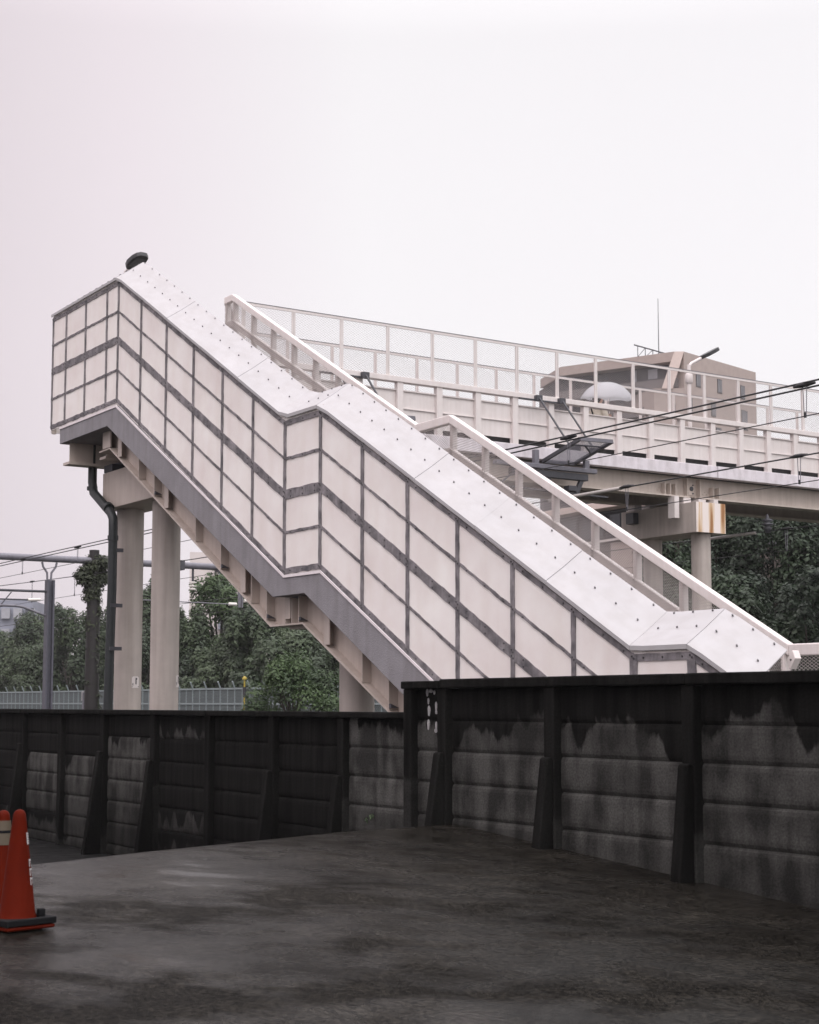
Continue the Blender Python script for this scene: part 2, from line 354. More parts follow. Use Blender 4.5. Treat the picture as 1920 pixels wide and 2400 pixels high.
# ------------------------------------------------------------------ ground
def zpave(u, v): return -1.08 - .07 * (u - 2.26) + .02 * (-1.1 - v)
GZ = -2.05
EDGE = [(-14, 6.2), (-9, 4.75), (-5.52, 3.63), (-4.59, 3.27), (-3.38, 2.87), (-2.28, 2.5), (-1.54, 2.37), (-1.0, 2.2), (-.4, 1.6)]
def uedge(v):
    for (a, ua), (b_, ub) in zip(EDGE, EDGE[1:]):
        if v <= b_: return ua + (ub - ua) * (v - a) / (b_ - a)
    return EDGE[-1][1]
mb = MB(); NU, vs, fs = 40, [], []
VV = [-30, -22, -18, -14] + [-13.5 + .5 * i for i in range(19)] + [-4.3, -3.9, -3.5, -3.1, -2.7, -2.3, -1.9, -1.54, -1.2, -.98]
for j, v in enumerate(VV):
    for i in range(NU + 1):
        ue = uedge(max(v, -14)); t = i / NU; u = ue + (30 - ue) * t ** 1.6
        zz = zpave(u, v) - (.035 * (1 - min(1, (u - ue) / .35)) ** 2)
        vs.append((u, v, zz))
for j in range(len(VV) - 1):
    for i in range(NU):
        a = j * (NU + 1) + i; fs.append((a, a + 1, a + NU + 2, a + NU + 1))
mb.add(vs, fs, 0, True)
tag(mb.build('pavement', M_asph, loc=(8, -5, -1.5)), kind='structure')
# ramp running down beside the wall to the lower road
mb = MB(); vs = []; fs = []
for j, v in enumerate(VV):
    ue = uedge(max(v, -14))
    for i, du in enumerate((0.02, -1, -2, -3, -4, -5, -6, -7, -9, -14, -40)):
        z0 = zpave(ue, v) - .042
        vs.append((ue + du, v, max(z0 + min(0, du) * .135, GZ + .012)))
for j in range(len(VV) - 1):
    for i in range(10):
        a = j * 11 + i; fs.append((a, a + 1, a + 12, a + 11))
mb.add(vs, fs, 0, True)
tag(mb.build('ramp_road', M_ramp, loc=(0, -5, -2)), kind='structure')
mb = MB(); mb.add([(-900, -900, GZ), (900, -900, GZ), (900, 900, GZ), (-900, 900, GZ)], [(0, 1, 2, 3)])
tag(mb.build('ground', M_grnd, loc=(0, 0, GZ)), kind='structure')

# ------------------------------------------------------------------ precast concrete walls
def wall(name, label, v, posts, braces, joints, zcap, caps, levels, pw=.13):
    root = thing(name, label, 'wall', (posts[0], v, GZ))
    u0, u1 = posts[0], posts[-1]
    for a, b_ in zip(posts, posts[1:]):
        for k in range(len(joints) - 1):
            zt, zb = joints[k], joints[k + 1]
            r_ = .018; th = .07
            prof = [(v + th, zb), (v + r_, zb + .002), (v + .004, zb + .03), (v, zb + .06), (v, zt - .05), (v + .005, zt - .022), (v + .02, zt - .001), (v + .03, zt - .001), (v + .03, zt + .006), (v + th, zt + .006)]
            m = MB(); m.prismu(prof, a + pw * .25, b_ - pw * .25)
            o = m.build('wall_panel', M_wall, root)
            o.color = (levels(a, k) / 4.0, (.5 if v < -1.05 else (.66 if a > .1 else .56)) * rnd.uniform(.9, 1.1), 0, 1)
    for i, p in enumerate(posts):
        m = MB(); zt = zcap[0](p) if callable(zcap[0]) else zcap[0]
        m.box(p - pw / 2, p + pw / 2, v - .075, v + .12, GZ, zt)
        o = bevel(m.build('wall_post', M_wall, root), .012); o.color = (max(.25, (levels(p, 0) - .75) / 4.0) if i else .5, .3, 0, 1)
        if p in braces:
            ztop, out = braces[p]; zb = max(GZ, zpave(p, v) - .1 if p > 2 else GZ)
            m = MB(); m.prismu([(v - .076, ztop), (v - .10, ztop + .015), (v - .13, ztop), (v - .10 - out, zb), (v - .076, zb)], p - .055, p + .055)
            o = bevel(m.build('brace', M_wall, root), .01); o.color = (.08, .3, 0, 1)
    for (a, b_, z0, z1) in caps:
        m = MB(); m.box(a, b_, v - .10, v + .15, z0, z1)
        o = bevel(m.build('coping', M_wall, root), .012); o.color = (.05, 0, 0, 1)
    return root
LV = {}
def lev_left(u, k):
    if u > .1: return (1.72 + .72, 2.45, 2.5, 2.6, 2.6, 2.6, 2.6)[k]
    key = (round(u, 1), k)
    tbl = {(-6.1, 1): 2.32, (-6.1, 2): 2.6, (-6.1, 3): 2.6, (-6.1, 4): 2.5, (-6.1, 5): 2.4, (-7.7, 2): 2.08, (-7.7, 3): 2.3, (-7.7, 4): 2.5, (-7.7, 5): 2.2, (-9.3, 2): 2.1, (-9.3, 3): 2.3, (-9.3, 4): 2.4, (-4.4, 0): 2.38,
           (-4.4, 4): 1.35, (-1.2, 2): 1.62}
    return tbl.get(key, 1.0)
LP = [-17.4, -15.8, -14.2, -12.6, -10.95, -9.336, -7.729, -6.121, -4.427, -2.832, -1.219, .30, 1.60]
wl = wall('concrete_wall', 'low black-stained precast concrete wall behind the orange cones', -.98, LP, {-9.336: (-.62, .2), -6.121: (-.66, .22), -4.427: (-.73, .2), -1.219: (-.75, .2), .30: (-.75, .2), -12.6: (-.7, .2)},
          [-.15, -.447, -.74, -1.03, -1.315, -1.605, -1.9, -2.05], (-.15,), [(LP[i] + (.004 if i else 0), LP[i + 1] - .004, -.15, -.087) for i in (0, 2, 4, 6, 8, 10)] + [(LP[i] + .004, LP[i + 1] - .004, -.15, -.0875) for i in (1, 3, 5, 7, 9)] + [(LP[11] + .004, 1.66, -.15, -.087)], lev_left)
RP = [1.76, 2.336, 3.933, 5.611, 7.30, 8.98, 10.66]
def lev_right(u, k): return (2.55, 2.55, 2.75, 2.9, 2.9)[k] + {2.3: .02, 3.9: -.10, 5.6: .03}.get(round(u, 1), 0) * (k < 2)
wr = wall('concrete_wall', 'taller precast concrete wall with jagged black run-off stains and pale lower panels', -1.10, RP, {p: (-.46, .14) for p in RP[1:]},
          [.137, -.16, -.443, -.735, -1.04, -1.75], (.137,), [(1.68, 2.333, .137, .208), (2.337, 3.93, .137, .222), (3.938, 5.607, .139, .2235), (5.615, 7.3, .139, .225), (7.305, 10.8, .139, .224)], lev_right, .14)
m = MB()
for (u, z, a, b_) in ((2.0, .10, .018, .035), (2.06, .115, .03, .018), (2.12, .10, .014, .02), (2.03, -.07, .02, .05), (2.15, -.03, .016, .045), (2.155, -.085, .02, .016), (2.02, -.20, .018, .05), (2.15, -.22, .014, .05), (2.145, -.255, .024, .02), (2.02, .02, .012, .03)):
    ring = [(u + a * math.cos(t) * (1 + .2 * math.sin(3 * t + u * 50)), -1.106, z + b_ * math.sin(t)) for t in [i * math.pi / 6 for i in range(12)]]
    m.add(ring + [(p[0], -1.098, p[2]) for p in ring], [tuple(range(12))] + [(i, (i + 1) % 12, (i + 1) % 12 + 12, i + 12) for i in range(12)])
m.build('paint_drip', mat('lime_drip', (.34, .33, .33), .8, .3, 60), wr)

# ------------------------------------------------------------------ the clad stairway
SL = .552
UV = [-11.20, -10.58, -9.704, -8.80, -8.336, -7.437, -6.499, -5.567, -4.64, -3.735, -2.857, -1.962, -.985, -.03, .929, 1.885, 2.835, 3.679, 4.427, 5.15]
ZN = [(-30, 6.558), (-8.336, 6.558), (-2.857, 6.558 - .557 * 5.479), (-1.962, 6.558 - .557 * 5.479), (3.679, .405), (4.427, .405), (5.15, .01)]
def lin(tab, u):
    for (a, za), (b_, zb) in zip(tab, tab[1:]):
        if u <= b_: return za + (zb - za) * (u - a) / (b_ - a)
    (a, za), (b_, zb) = tab[-2], tab[-1]
    return zb + (zb - za) / (b_ - a) * (u - b_)
def zt(u): return lin(ZN, u)
STOP = [(-10.72, 4.60), (-8.30, 4.597), (-2.81, 1.575), (-1.90, 1.57), (3.45, -1.40), (4.3, -1.40), (5.2, -1.90)]
SBOT = [(-10.72, 4.332), (-8.66, 4.332), (-3.109, 1.331), (-2.30, 1.331), (3.05, -1.66), (3.8, -1.66), (4.5, -2.05)]
st = thing('stairway', 'long white stairway clad in frosted panels under grey strips, climbing left behind the walls', 'stairway', (-2.4, .95, GZ))
boards = []
for a, b_ in zip(UV, UV[1:]):
    m = MB(); g = .002
    zlo = lambda u: zt(u) - 1.925
    m.prism([(a + g, zt(a) + .085), (b_ - g, zt(b_) + .085), (b_ - g, zlo(b_)), (a + g, zlo(a))], 0, .012)
    m.build('cladding_board', M_board, st)
m = MB(); m.box(-11.24, -11.205, .0, 2.7, 4.6, 6.62); m.build('cladding_board', M_board, st)
ROW = [(0, .034), (.45, .019), (.905, .062), (1.383, .02), (1.866, .036)]  # grey grid: frame shadow through the boards, plus stain, coloured into strips
SEG = [(0, 4), (4, 10), (10, 11), (11, 17), (17, 18), (18, 19)]
for off, hw in ROW:
    for s0, s1 in SEG:
        up, lo = [], []
        m = MB()
        us = UV[s0:s1 + 1]; n = max(6, int((us[-1] - us[0]) / .09))
        for i in range(n + 1):
            u = us[0] + (us[-1] - us[0]) * i / n; z = zt(u) - off
            j = .007 if off else .004
            up.append((u, z + hw + rnd.uniform(-j, j * .6))); lo.append((u, z - hw + rnd.uniform(-j, j)))
        m.prism(up + lo[::-1], -.0105, .003)
        for a, b_ in zip(us, us[1:]):
            k = 3
            for q in range(k):
                u = a + (b_ - a) * (q + .55) / k
                if hw > .05: m.bolt(u, -.010, zt(u) - off + .033); m.bolt(u, -.010, zt(u) - off - .033)
                else: m.bolt(u, -.010, zt(u) - off - .002)
        m.build('rail_strip', [M_strip, M_bolt], st)
for i, u in enumerate(UV[:-1]):
    m = MB(); hw = .026 if i < 10 else (.030 if i < 17 else .05)
    up, lo = [], []
    for q in range(25):
        z = zt(u) + .03 - 1.93 * q / 24
        up.append((u - hw + rnd.uniform(-.004, .004), z)); lo.append((u + hw + rnd.uniform(-.004, .004), z))
    m.prism(up + lo[::-1], -.0145, .0035)
    for off, h in ROW:
        for dz in ((-.03, .03) if h > .05 else (0,)):
            m.bolt(u - .012, -.014, zt(u - .012) - off + dz + .006); m.bolt(u + .012, -.014, zt(u + .012) - off + dz - .006)
    m.build('upright_strip', [M_strip, M_bolt], st)
    m = MB(); m.box(u - .03, u + .03, .014, .075, zt(u) - 1.98, zt(u) + .10); m.build('frame_post', M_beige, st)
# folded white coping sheets leaning inwards over the cladding
CB = [-11.25, -9.9, -8.40, -7.55, -6.44, -5.29, -4.14, -2.98, -2.02, -.98, .15, 1.28, 2.46, 3.66, 4.40, 5.12]
def zl(u): return zt(u) + .085
for i, (a, b_) in enumerate(zip(CB, CB[1:])):
    m = MB(); lift = .004 * (i % 2)
    def edge(u, k): return ((-.035, zl(u) - .03), (-.035, zl(u) + .012), (.18, zl(u) + .155), (.42, zl(u) + .33))[k]
    g = .003
    us = [a + g + (b_ - a - 2 * g) * t / 4 for t in range(5)]
    th = .010
    vs = []; fs = []
    for u in us:
        uu = min(max(u, a + g), b_ - g)
        for k in range(4): p = edge(uu, k); vs.append((u, p[0], p[1] + lift))
        for k in (3, 2, 1, 0): p = edge(uu, k); vs.append((u, p[0] + (.008 if k < 2 else 0), p[1] + lift - (th if k > 1 else .004)))
    for q in range(4):
        for k in range(8): fs.append((q * 8 + k, q * 8 + (k + 1) % 8, (q + 1) * 8 + (k + 1) % 8, (q + 1) * 8 + k))
    fs.append(tuple(range(8))); fs.append(tuple(range(32, 40)))
    m.add(vs, fs)
    nb = max(3, int(round((b_ - a) / .27)))
    for k, (vv, dz) in enumerate(((.20, .172), (.395, .314))):
        for q in range(nb):
            u = a + (b_ - a) * (q + .5) / nb
            z = zl(u) + dz + lift; r_ = .0078
            ring = [(u + r_ * math.cos(t), vv + r_ * math.sin(t), z + r_ * math.sin(t) * .72 - r_ * .5 * math.cos(t) * (0 if zt(u - .1) == zt(u + .1) else 1)) for t in [x * math.pi / 3 for x in range(6)]]
            m.add(ring + [(p[0], p[1] - .006, p[2] + .012) for p in ring], [(x, (x + 1) % 6, (x + 1) % 6 + 6, x + 6) for x in range(6)] + [tuple(range(6, 12))], 1)
    m.build('coping_sheet', [M_sheet, M_bolt2], st)
m = MB(); m.prism([(5.12, zl(5.12) - .02), (5.18, zl(5.12) - .05), (5.30, zl(5.12) - .75), (5.24, zl(5.12) - .75)], .02, .44); m.build('end_cap', M_white, st)
m = MB(); m.prism([(5.10, .36), (5.17, .44), (5.20, .37), (5.14, .28)], .425, .50); m.bolt(5.15, .425, .36); bevel(m.build('handrail_bracket', [M_white, M_bolt], st), .02)
# concrete stringer; light on its chamfered top edge is painted as a pale strip
def strip_poly(top, bot): return top + bot[::-1]
m = MB(); m.prism(strip_poly(STOP, SBOT), -.03, .17); bevel(m.build('stringer', M_conc, st), .006)
m = MB(); m.prism(strip_poly([(u, z + .012) for u, z in STOP], [(u, z - .022) for u, z in STOP]), -.042, -.0305); m.build('stringer_edge', M_ledge, st)
m = MB(); m.prism(strip_poly(STOP, SBOT), 1.78, 1.98); m.build('stringer', M_conc, st)
# slab and treads
def steps(a, b_, n, za, zb):
    top = []
    for i in range(n):
        u = a + (b_ - a) * i / n; u2 = a + (b_ - a) * (i + 1) / n; z = za + (zb - za) * (i + 1) / n
        top += [(u + .001, z), (u2, z)]
    return [(a, za)] + top
m = MB(); m.prism([(u, z - .12) for u, z in steps(-8.30, -2.81, 18, 4.58, 1.57)] + [(-2.81, 1.30), (-3.10, 1.345), (-8.6, 4.34), (-8.5, 4.46)], .171, 1.779); m.build('step_flight', M_conc, st)
m = MB(); m.prism([(u, z - .12) for u, z in steps(-1.90, 3.45, 18, 1.56, -1.4)] + [(3.45, -1.64), (3.05, -1.65), (-2.29, 1.345), (-1.95, 1.44)], .171, 1.779); m.build('step_flight', M_conc, st)
m = MB(); m.box(-10.72, -8.52, .171, 2.75, 4.334, 4.55); m.build('landing_slab', M_conc, st)
m = MB(); m.prism([(-2.80, 1.45), (-1.96, 1.45), (-2.29, 1.34), (-3.09, 1.34)], .172, 1.778); m.build('landing_slab', M_conc, st)
# plate girders under the flights
GB = [(-9.30, 4.06), (-9.02, 4.06), (-3.533, 1.0), (-2.69, 1.0), (2.95, -2.05)]
def gz(u): return lin(GB, u)
def sz(u): return lin(SBOT, u)
for gv in (.30, 1.62):
    m = MB(); top = [(u, z + .06) for u, z in [(-9.30, 4.332 - .06)] + SBOT[1:5]]
    m.prism(top + [(2.95, -2.05)] + GB[::-1][1:], gv - .008, gv + .008)
    g_ = m.build('girder', M_beige, st); gh = sub(st, g_)
    m = MB()
    pts = [(-9.45, 4.05)] + [(u, z) for u, z in GB[1:]]
    m.prism(pts + [(u - .012, z - .022) for u, z in pts[::-1]], gv - .13, gv + .13); m.build('flange', M_beige, gh)
    SU = [-9.28, -8.676, -7.856, -7.269, -6.885, -5.815, -5.0, -4.39, -4.085, -3.655, -3.148, -2.977, -2.802, -2.16, -1.274, -.696, .15, .95, 1.8]
    for q, u in enumerate(SU):
        m = MB(); s_ = -1 if gv < 1 else 1
        z1 = min(sz(u), 4.331) + .0; z0 = gz(u) + .004
        if q == 0: m.box(u - .012, u + .30, gv - .14, gv - .118, z0, z1); m.box(u - .012, u, gv - .118, gv - .009, z0, z1)
        else:
            lo, hi = sorted((gv + s_ * .009, gv + s_ * .128)); m.box(u - .008, u + .008, lo, hi, z0, z1)
            if q % 3 == 1: m.box(u + .009, u + .13, lo + .0, lo + .012, gz(u + .13) + .06, min(sz(u), 4.33) - .02)
            if q % 3 == 0: m.prismu([(hi - .004, z0 + .02), (lo, z0 + .02), (lo, z0 + .07)], u + .009, u + .05, 1)
        m.build('stiffener', [M_beige, M_gun], gh)
# splice at the middle landing: row of dark bolts
m = MB()
for k in range(7): m.bolt(-3.02, .29, 1.05 + k * .04, .012, 0)
m.build('splice_bolts', M_bolt, st)
m = MB(); m.box(-3.3, -2.55, .32, 1.6, .94, .985); m.box(-3.0, -2.8, .32, 1.6, .985, 1.3); m.build('cross_beam', M_beige, st)
# landing cross girders
for gu in (-10.5, -9.6):
    m = MB(); v0 = .064 if gu < -10 else .35
    m.box(gu - .01, gu + .01, v0, 2.75, 4.0, 4.331); m.box(gu - .13, gu + .13, v0 - .06, 2.75, 3.955, 3.997)
    m.build('girder', M_beige, st)
m = MB(); m.box(-10.45, -8.7, .72, 1.2, 3.955, 3.99); m.box(-10.3, -9.95, .6, 1.3, 3.835, 3.953); m.box(-8.7, -8.4, .6, 1.3, 3.835, 4.05); m.build('bearing', M_gun, st)
# far side: handrail, mid rail, posts, mesh
FR = [(-8.45, 6.622), (-8.185, 6.622), (-2.76, 3.665), (-1.98, 3.675), (3.74, .565), (6.6, .565)]
VF = 1.93
def fz(u): return lin(FR, u)
def railpoly(dz, h, a, b_):
    pts = [(a, fz(a))] + [p for p in FR if a < p[0] < b_] + [(b_, fz(b_))]
    return [(u, z - dz) for u, z in pts] + [(u, z - dz - h) for u, z in pts[::-1]]
for a, b_ in zip([f[0] for f in FR], [f[0] for f in FR][1:]):
    m = MB(); m.prism(railpoly(0, .115, a, b_ - .0), VF - .045, VF + .045); bevel(m.build('handrail', M_white, st), .012)
    m = MB(); m.prism(railpoly(.425, .11, a, b_), VF - .028, VF + .028); m.build('mid_rail', M_white, st)
m = MB(); m.bar((-8.45, VF, 6.565), (-9.9, 2.86, 6.60), .09, .115); m.build('handrail', M_white, st)
m = MB(); m.bar((-8.45, VF, 6.14), (-9.9, 2.86, 6.15), .05, .07); m.build('mid_rail', M_beige, st)
FP = [-8.42, -8.155, -7.503, -6.842, -6.171, -5.515, -4.86, -4.2, -3.54, -2.9, -1.953, -1.262, -.576, .124, .829, 1.532, 2.245, 2.95, 3.65, 4.6, 5.6, 6.5]
for u in FP:
    m = MB(); m.box(u - .022, u + .022, VF - .028, VF + .028, max(GZ, fz(u) - 1.9), fz(u) - .116); m.box(u + .0225, u + .032, VF - .02, VF + .05, fz(u) - 1.5, fz(u) - .13)
    m.build('handrail_post', M_white, st)
for a, b_ in ((-8.42, -5.515), (-5.515, -2.76), (-2.76, -1.953), (-1.953, .829), (.829, 3.65), (3.74, 6.5)):
    m = MB(); meshwires(m, a, b_, lambda u: fz(u) - .95, lambda u: fz(u) - .12, VF - .034, .052, .6, .0042); m.build('wire_mesh', M_mesh, st)
for a, b_ in ((-8.18, -2.76), (-1.98, 3.74)):
    m = MB(); n = int((b_ - a) / .04)
    for i in range(n):
        u = a + (b_ - a) * (i + .5) / n; m.box(u - .011, u + .011, VF - .044, VF - .036, fz(u) - .436, fz(u) - .416)
    m.build('mesh_clip_strip', M_white, st)
m = MB(); n = 26
for s_ in (1, -1):
    for i in range(-8, n + 8):
        a = i / n; b_ = a + s_ * .3; a2, b2 = min(max(a, 0), 1), min(max(b_, 0), 1)
        if abs(a2 - b2) < .02: continue
        f = lambda t: (-8.45 + (-9.9 + 8.45) * t, VF - .034 + (2.86 - VF) * t)
        z = lambda x: 5.70 + .82 * (x - a) / (b_ - a)
        m.bar((*f(a2), z(a2)), (*f(b2), z(b2)), .003, .004)
m.build('wire_mesh', M_mesh, st)

# ------------------------------------------------------------------ pier under the top landing and lower column
def column(root, u, v, r_, z0, z1, seam=True):
    m = MB(); m.tube([(u, v, z0), (u, v, z1)], r_, 40)
    o = m.build('column', M_col, root)
    return o
def sign_plate(root, u, v, z, r_, ang, text):
    # small pale number plate wrapped on a column
    h = sub(root, root['_p'])
    m = MB(); n = 6; vs = []
    for i in range(n + 1):
        a = ang + (i / n - .5) * .62
        for z_ in (z - .19, z + .0): vs.append((u + (r_ + .004) * math.cos(a), v + (r_ + .004) * math.sin(a), z_))
    m.add(vs, [(2 * i, 2 * i + 2, 2 * i + 3, 2 * i + 1) for i in range(n)]); o = m.build('number_plate', M_white, root)
    m = MB(); c = lambda a, rr: (u + rr * math.cos(a), v + rr * math.sin(a))
    def mark(da0, da1, z0, z1):
        p0, p1 = c(ang + da0, r_ + .008), c(ang + da1, r_ + .008)
        m.add([(*p0, z0), (*p1, z0), (*p1, z1), (*p0, z1)], [(0, 1, 2, 3)])
    mark(-.03, .06, z - .13, z - .025); mark(.06, .12, z - .05, z - .03)          # figure 1
    mark(-.26, -.2, z - .15, z - .11); mark(-.3, .28, z - .176, z - .164); mark(-.3, .28, z - .012, z - .004)
    m.build('number', M_bolt, sub(root, o))
pl = thing('stair_pier', 'beige twin-column pier with crosshead under the top stair landing', 'pier', (-9.27, .96, GZ))
m = MB(); m.box(-10.345, -8.15, .60, 1.32, 3.21, 3.83); bevel(m.build('crosshead', M_beige, pl), .008)
column(pl, -10.0, .96, .225, GZ, 3.208); column(pl, -8.55, .96, .225, GZ, 3.208)
sign_plate(pl, -10.0, .96, .44, .225, R(12), '1'); sign_plate(pl, -8.55, .96, .44, .225, R(46), '1')
m = MB(); m.tube([(-2.69, .96, GZ), (-2.69, .96, .938)], .222, 40); o = m.build('column', M_col)
tag(o, 'single beige round column under the middle landing of the stairway', 'column')
m = MB(); DP = [(-10.42, .47, 4.33), (-10.42, .47, 3.66), (-10.36, .47, 3.52), (-9.72, .47, 3.12), (-9.62, .47, 3.02), (-9.60, .47, 2.86), (-9.60, .47, 1.85), (-9.68, .47, 0.02), (-9.72, .47, GZ)]
DP = [(-10.56, .5, 4.33), (-10.56, .5, 3.70), (-10.49, .5, 3.52), (-9.72, .5, 3.10), (-9.63, .5, 3.0), (-9.62, .5, 2.85), (-9.62, .5, 1.85), (-9.70, .5, .02), (-9.75, .5, GZ)]
dp = thing('drain_pipe', 'dark cranked drain pipe running down the left pier column', 'pipe', (-9.75, .5, GZ))
m.tube(DP, .075, 14); m.build('pipe', M_drain, dp)
m = MB(); m.tube([(-10.56, .5, 3.63), (-10.56, .5, 3.57)], .09, 14); m.tube([(-9.87, .5, 3.22), (-9.80, .5, 3.18)], .09, 14); m.tube([(-9.62, .5, 2.72), (-9.62, .5, 2.64)], .088, 14); m.build('collar', M_drain, dp)
for z in (2.45, 1.55, .85):
    m = MB(); m.box(-9.60, -9.555, .46, .66, z, z + .06); m.build('pipe_clamp', M_gun, dp)

# ------------------------------------------------------------------ footbridge over the tracks
fb = thing('footbridge', 'white steel footbridge with tall mesh screens crossing over the tracks', 'bridge', (-11.0, 13.8, GZ))
V0, V1 = 2.72, 30.0
UN, UF = -9.95, -12.0
m = MB(); m.box(UF - .2, UN - .10, 2.76, V1, 4.775, 4.87); m.build('deck_slab', M_dkconc, fb)
vj = 14.28
for a, b_ in ((2.76, vj - .012), (vj + .012, V1)):
    m = MB(); m.box(UN - .098, UN + .075, a, b_, 4.775, 5.03); bevel(m.build('fascia', M_conc2, fb), .012)
m = MB(); m.box(UF - .23, UF - .202, 2.76, V1, 4.775, 5.03); m.build('fascia', M_conc2, fb)
m = MB(); m.box(UN - .22, UN - .15, 2.8, V1, 4.872, 5.2); m.build('kerb', M_dkconc, fb)
for gu in (-10.2, -11.75):
    m = MB(); m.box(gu - .01, gu + .01, 2.78, V1, 4.36, 4.774); m.box(gu - .15, gu + .15, 2.78, 13.62, 4.325, 4.358); m.box(gu - .15, gu + .15, 13.9, V1, 4.325, 4.358)
    g_ = m.build('girder', M_beige, fb); gh = sub(fb, g_)
    if gu > -11:
        for vv in (12.95, 13.1, 13.25, 13.58, 13.95, 14.32, 14.5):
            m = MB(); m.box(gu + .011, gu + .13, vv - .008, vv + .008, 4.36, 4.74 if 13.5 < vv < 14 else 4.60); m.build('stiffener', M_beige, gh)
        m = MB(); m.box(gu + .011, gu + .03, 13.62, 13.86, 4.40, 4.66)
        for (vv, z) in [(13.66, 4.44), (13.82, 4.44), (13.66, 4.62), (13.82, 4.62)]: m.tube([(gu + .03, vv, z), (gu + .05, vv, z)], .016, 6, 1)
        m.tube([(gu + .03, 13.78, 4.54), (gu + .045, 13.78, 4.54)], .05, 14, 1)
        for va in (12.8, 14.1):
            for q in range(6): m.tube([(gu + .011, va + .05 * q + .03, 4.45 + .05 * (q % 2)), (gu + .028, va + .05 * q + .03, 4.45 + .05 * (q % 2))], .012, 6, 0)
        m.build('splice_plate', [M_beige, M_gun], gh)
# near parapet
PV = [7.133 - .886 * k for k in range(4, 0, -1)] + [7.133, 8.032, 8.923, 9.815, 10.70, 11.577, 12.441, 13.312, 14.188, 15.022, 15.856, 16.689] + [16.689 + .86 * k for k in range(1, 15)]
for v in PV:
    m = MB(); m.box(UN - .06, UN + .055, v - .065, v + .065, 5.031, 5.952); bevel(m.build('parapet_post', M_white, fb), .006)
m = MB(); m.box(UN - .075, UN + .075, 3.45, V1, 5.953, 6.055); bevel(m.build('parapet_rail', M_white, fb), .008)
for a, b_ in zip(PV, PV[1:]):
    a2, b2 = a + .067, b_ - .067
    m = MB(); m.box(UN - .03, UN - .018, a2, b2, 5.485, 5.80); m.box(UN - .055, UN + .012, a2, b2, 5.80, 5.815); m.box(UN - .055, UN - .045, a2, b2, 5.815, 5.835)
    m.box(UN - .03, UN - .018, a2, b2, 5.145, 5.462); m.box(UN - .05, UN + .008, a2, b2, 5.464, 5.482)
    m.build('parapet_panel', M_white, fb)
# near and far mesh screens
def screen(u, z0, zt_, va, vb, s, meshz):
    for k in range(int(math.ceil(va)), int(vb) + 1):
        m = MB(); m.box(u - .012, u + .012, k - .034, k + .034, z0, zt_ - .06); m.box(u - .05 * s - .004, u + .012, k - .006, k + .006, z0, zt_ - .06)
        for q in range(5): m.tube([(u + .012, k, z0 + .1 + q * .2), (u + .02, k, z0 + .1 + q * .2)], .009, 6)
        m.build('screen_post', M_white, fb)
    m = MB(); m.box(u - .014, u + .014, va, vb, zt_ - .058, zt_ - .010); m.box(u - .05, u + .02, va, vb, zt_ - .009, zt_, 1); m.build('screen_rail', [M_white, M_gunl], fb)
    ks = [va] + list(range(int(va) + 1, int(vb) + 1))
    for a, b_ in zip(ks, ks[1:]):
        m = MB(); du = .075; zb_ = meshz
        tmp = MB(); meshwires(tmp, a + .03, b_ - .03, lambda x: zb_, lambda x: zt_ - .06, 0, du, .6, .0027)
        m.add([(u - .022, p[0], p[2]) if True else p for p in tmp.v], tmp.f)
        # give the wires depth across the screen
        m.v = [(u - .022 + q[1], q0[1], q0[2]) for q0, q in zip(m.v, tmp.v)]
        m.build('wire_mesh', M_mesh, fb)
screen(UN, 6.056, 7.04, V0, V1, 1, 6.06)
screen(UF, 4.872, 7.06, 2.9, V1, -1, 5.86)
m = MB(); m.box(UF - .02, UF - .008, 2.9, V1, 4.875, 5.55); m.build('parapet_panel', M_white, fb)
m = MB(); m.box(UF - .03, UF + .03, 2.9, V1, 5.86 - .005, 5.93); m.build('parapet_rail', M_white, fb)

# bridge pier
bp_ = thing('bridge_pier', 'beige footbridge pier with rust-streaked crosshead end and two columns', 'pier', (-10.6, 13.77, GZ))
m = MB(); m.box(-11.95, -9.592, 13.355, 14.19, 3.545, 4.18)
bevel(m.build('crosshead', M_col, bp_), .006)
m = MB(); m.box(-9.590, -9.584, 13.358, 14.187, 3.548, 4.177); m.build('stained_end_plate', M_rust, bp_)
column(bp_, -9.9, 13.77, .205, GZ, 3.543); column(bp_, -11.40, 13.77, .205, GZ, 3.543)
for gu in (-10.2, -11.75):
    m = MB(); m.box(gu - .14, gu + .14, 13.45, 13.66, 4.182, 4.324); m.box(gu - .14, gu + .14, 13.88, 14.09, 4.182, 4.324); m.build('bearing', M_white, bp_)
for vv, s_ in ((13.12, 1), (14.24, 1)):
    m = MB(); m.box(-10.16, -9.98, vv - .02, vv + .0, 3.86, 4.32); m.box(-9.98, -9.96, vv - .02, vv + .11, 3.86, 4.32); m.box(-10.16, -9.98, vv, vv + .11, 3.86, 3.88); m.box(-10.16, -9.98, vv, vv + .11, 3.98, 4.0); m.build('restraint_bracket', M_white, bp_)
m = MB(); m.box(-11.62, -11.38, 13.20, 13.353, 3.88, 4.12); m.build('junction_box', M_gun, bp_)

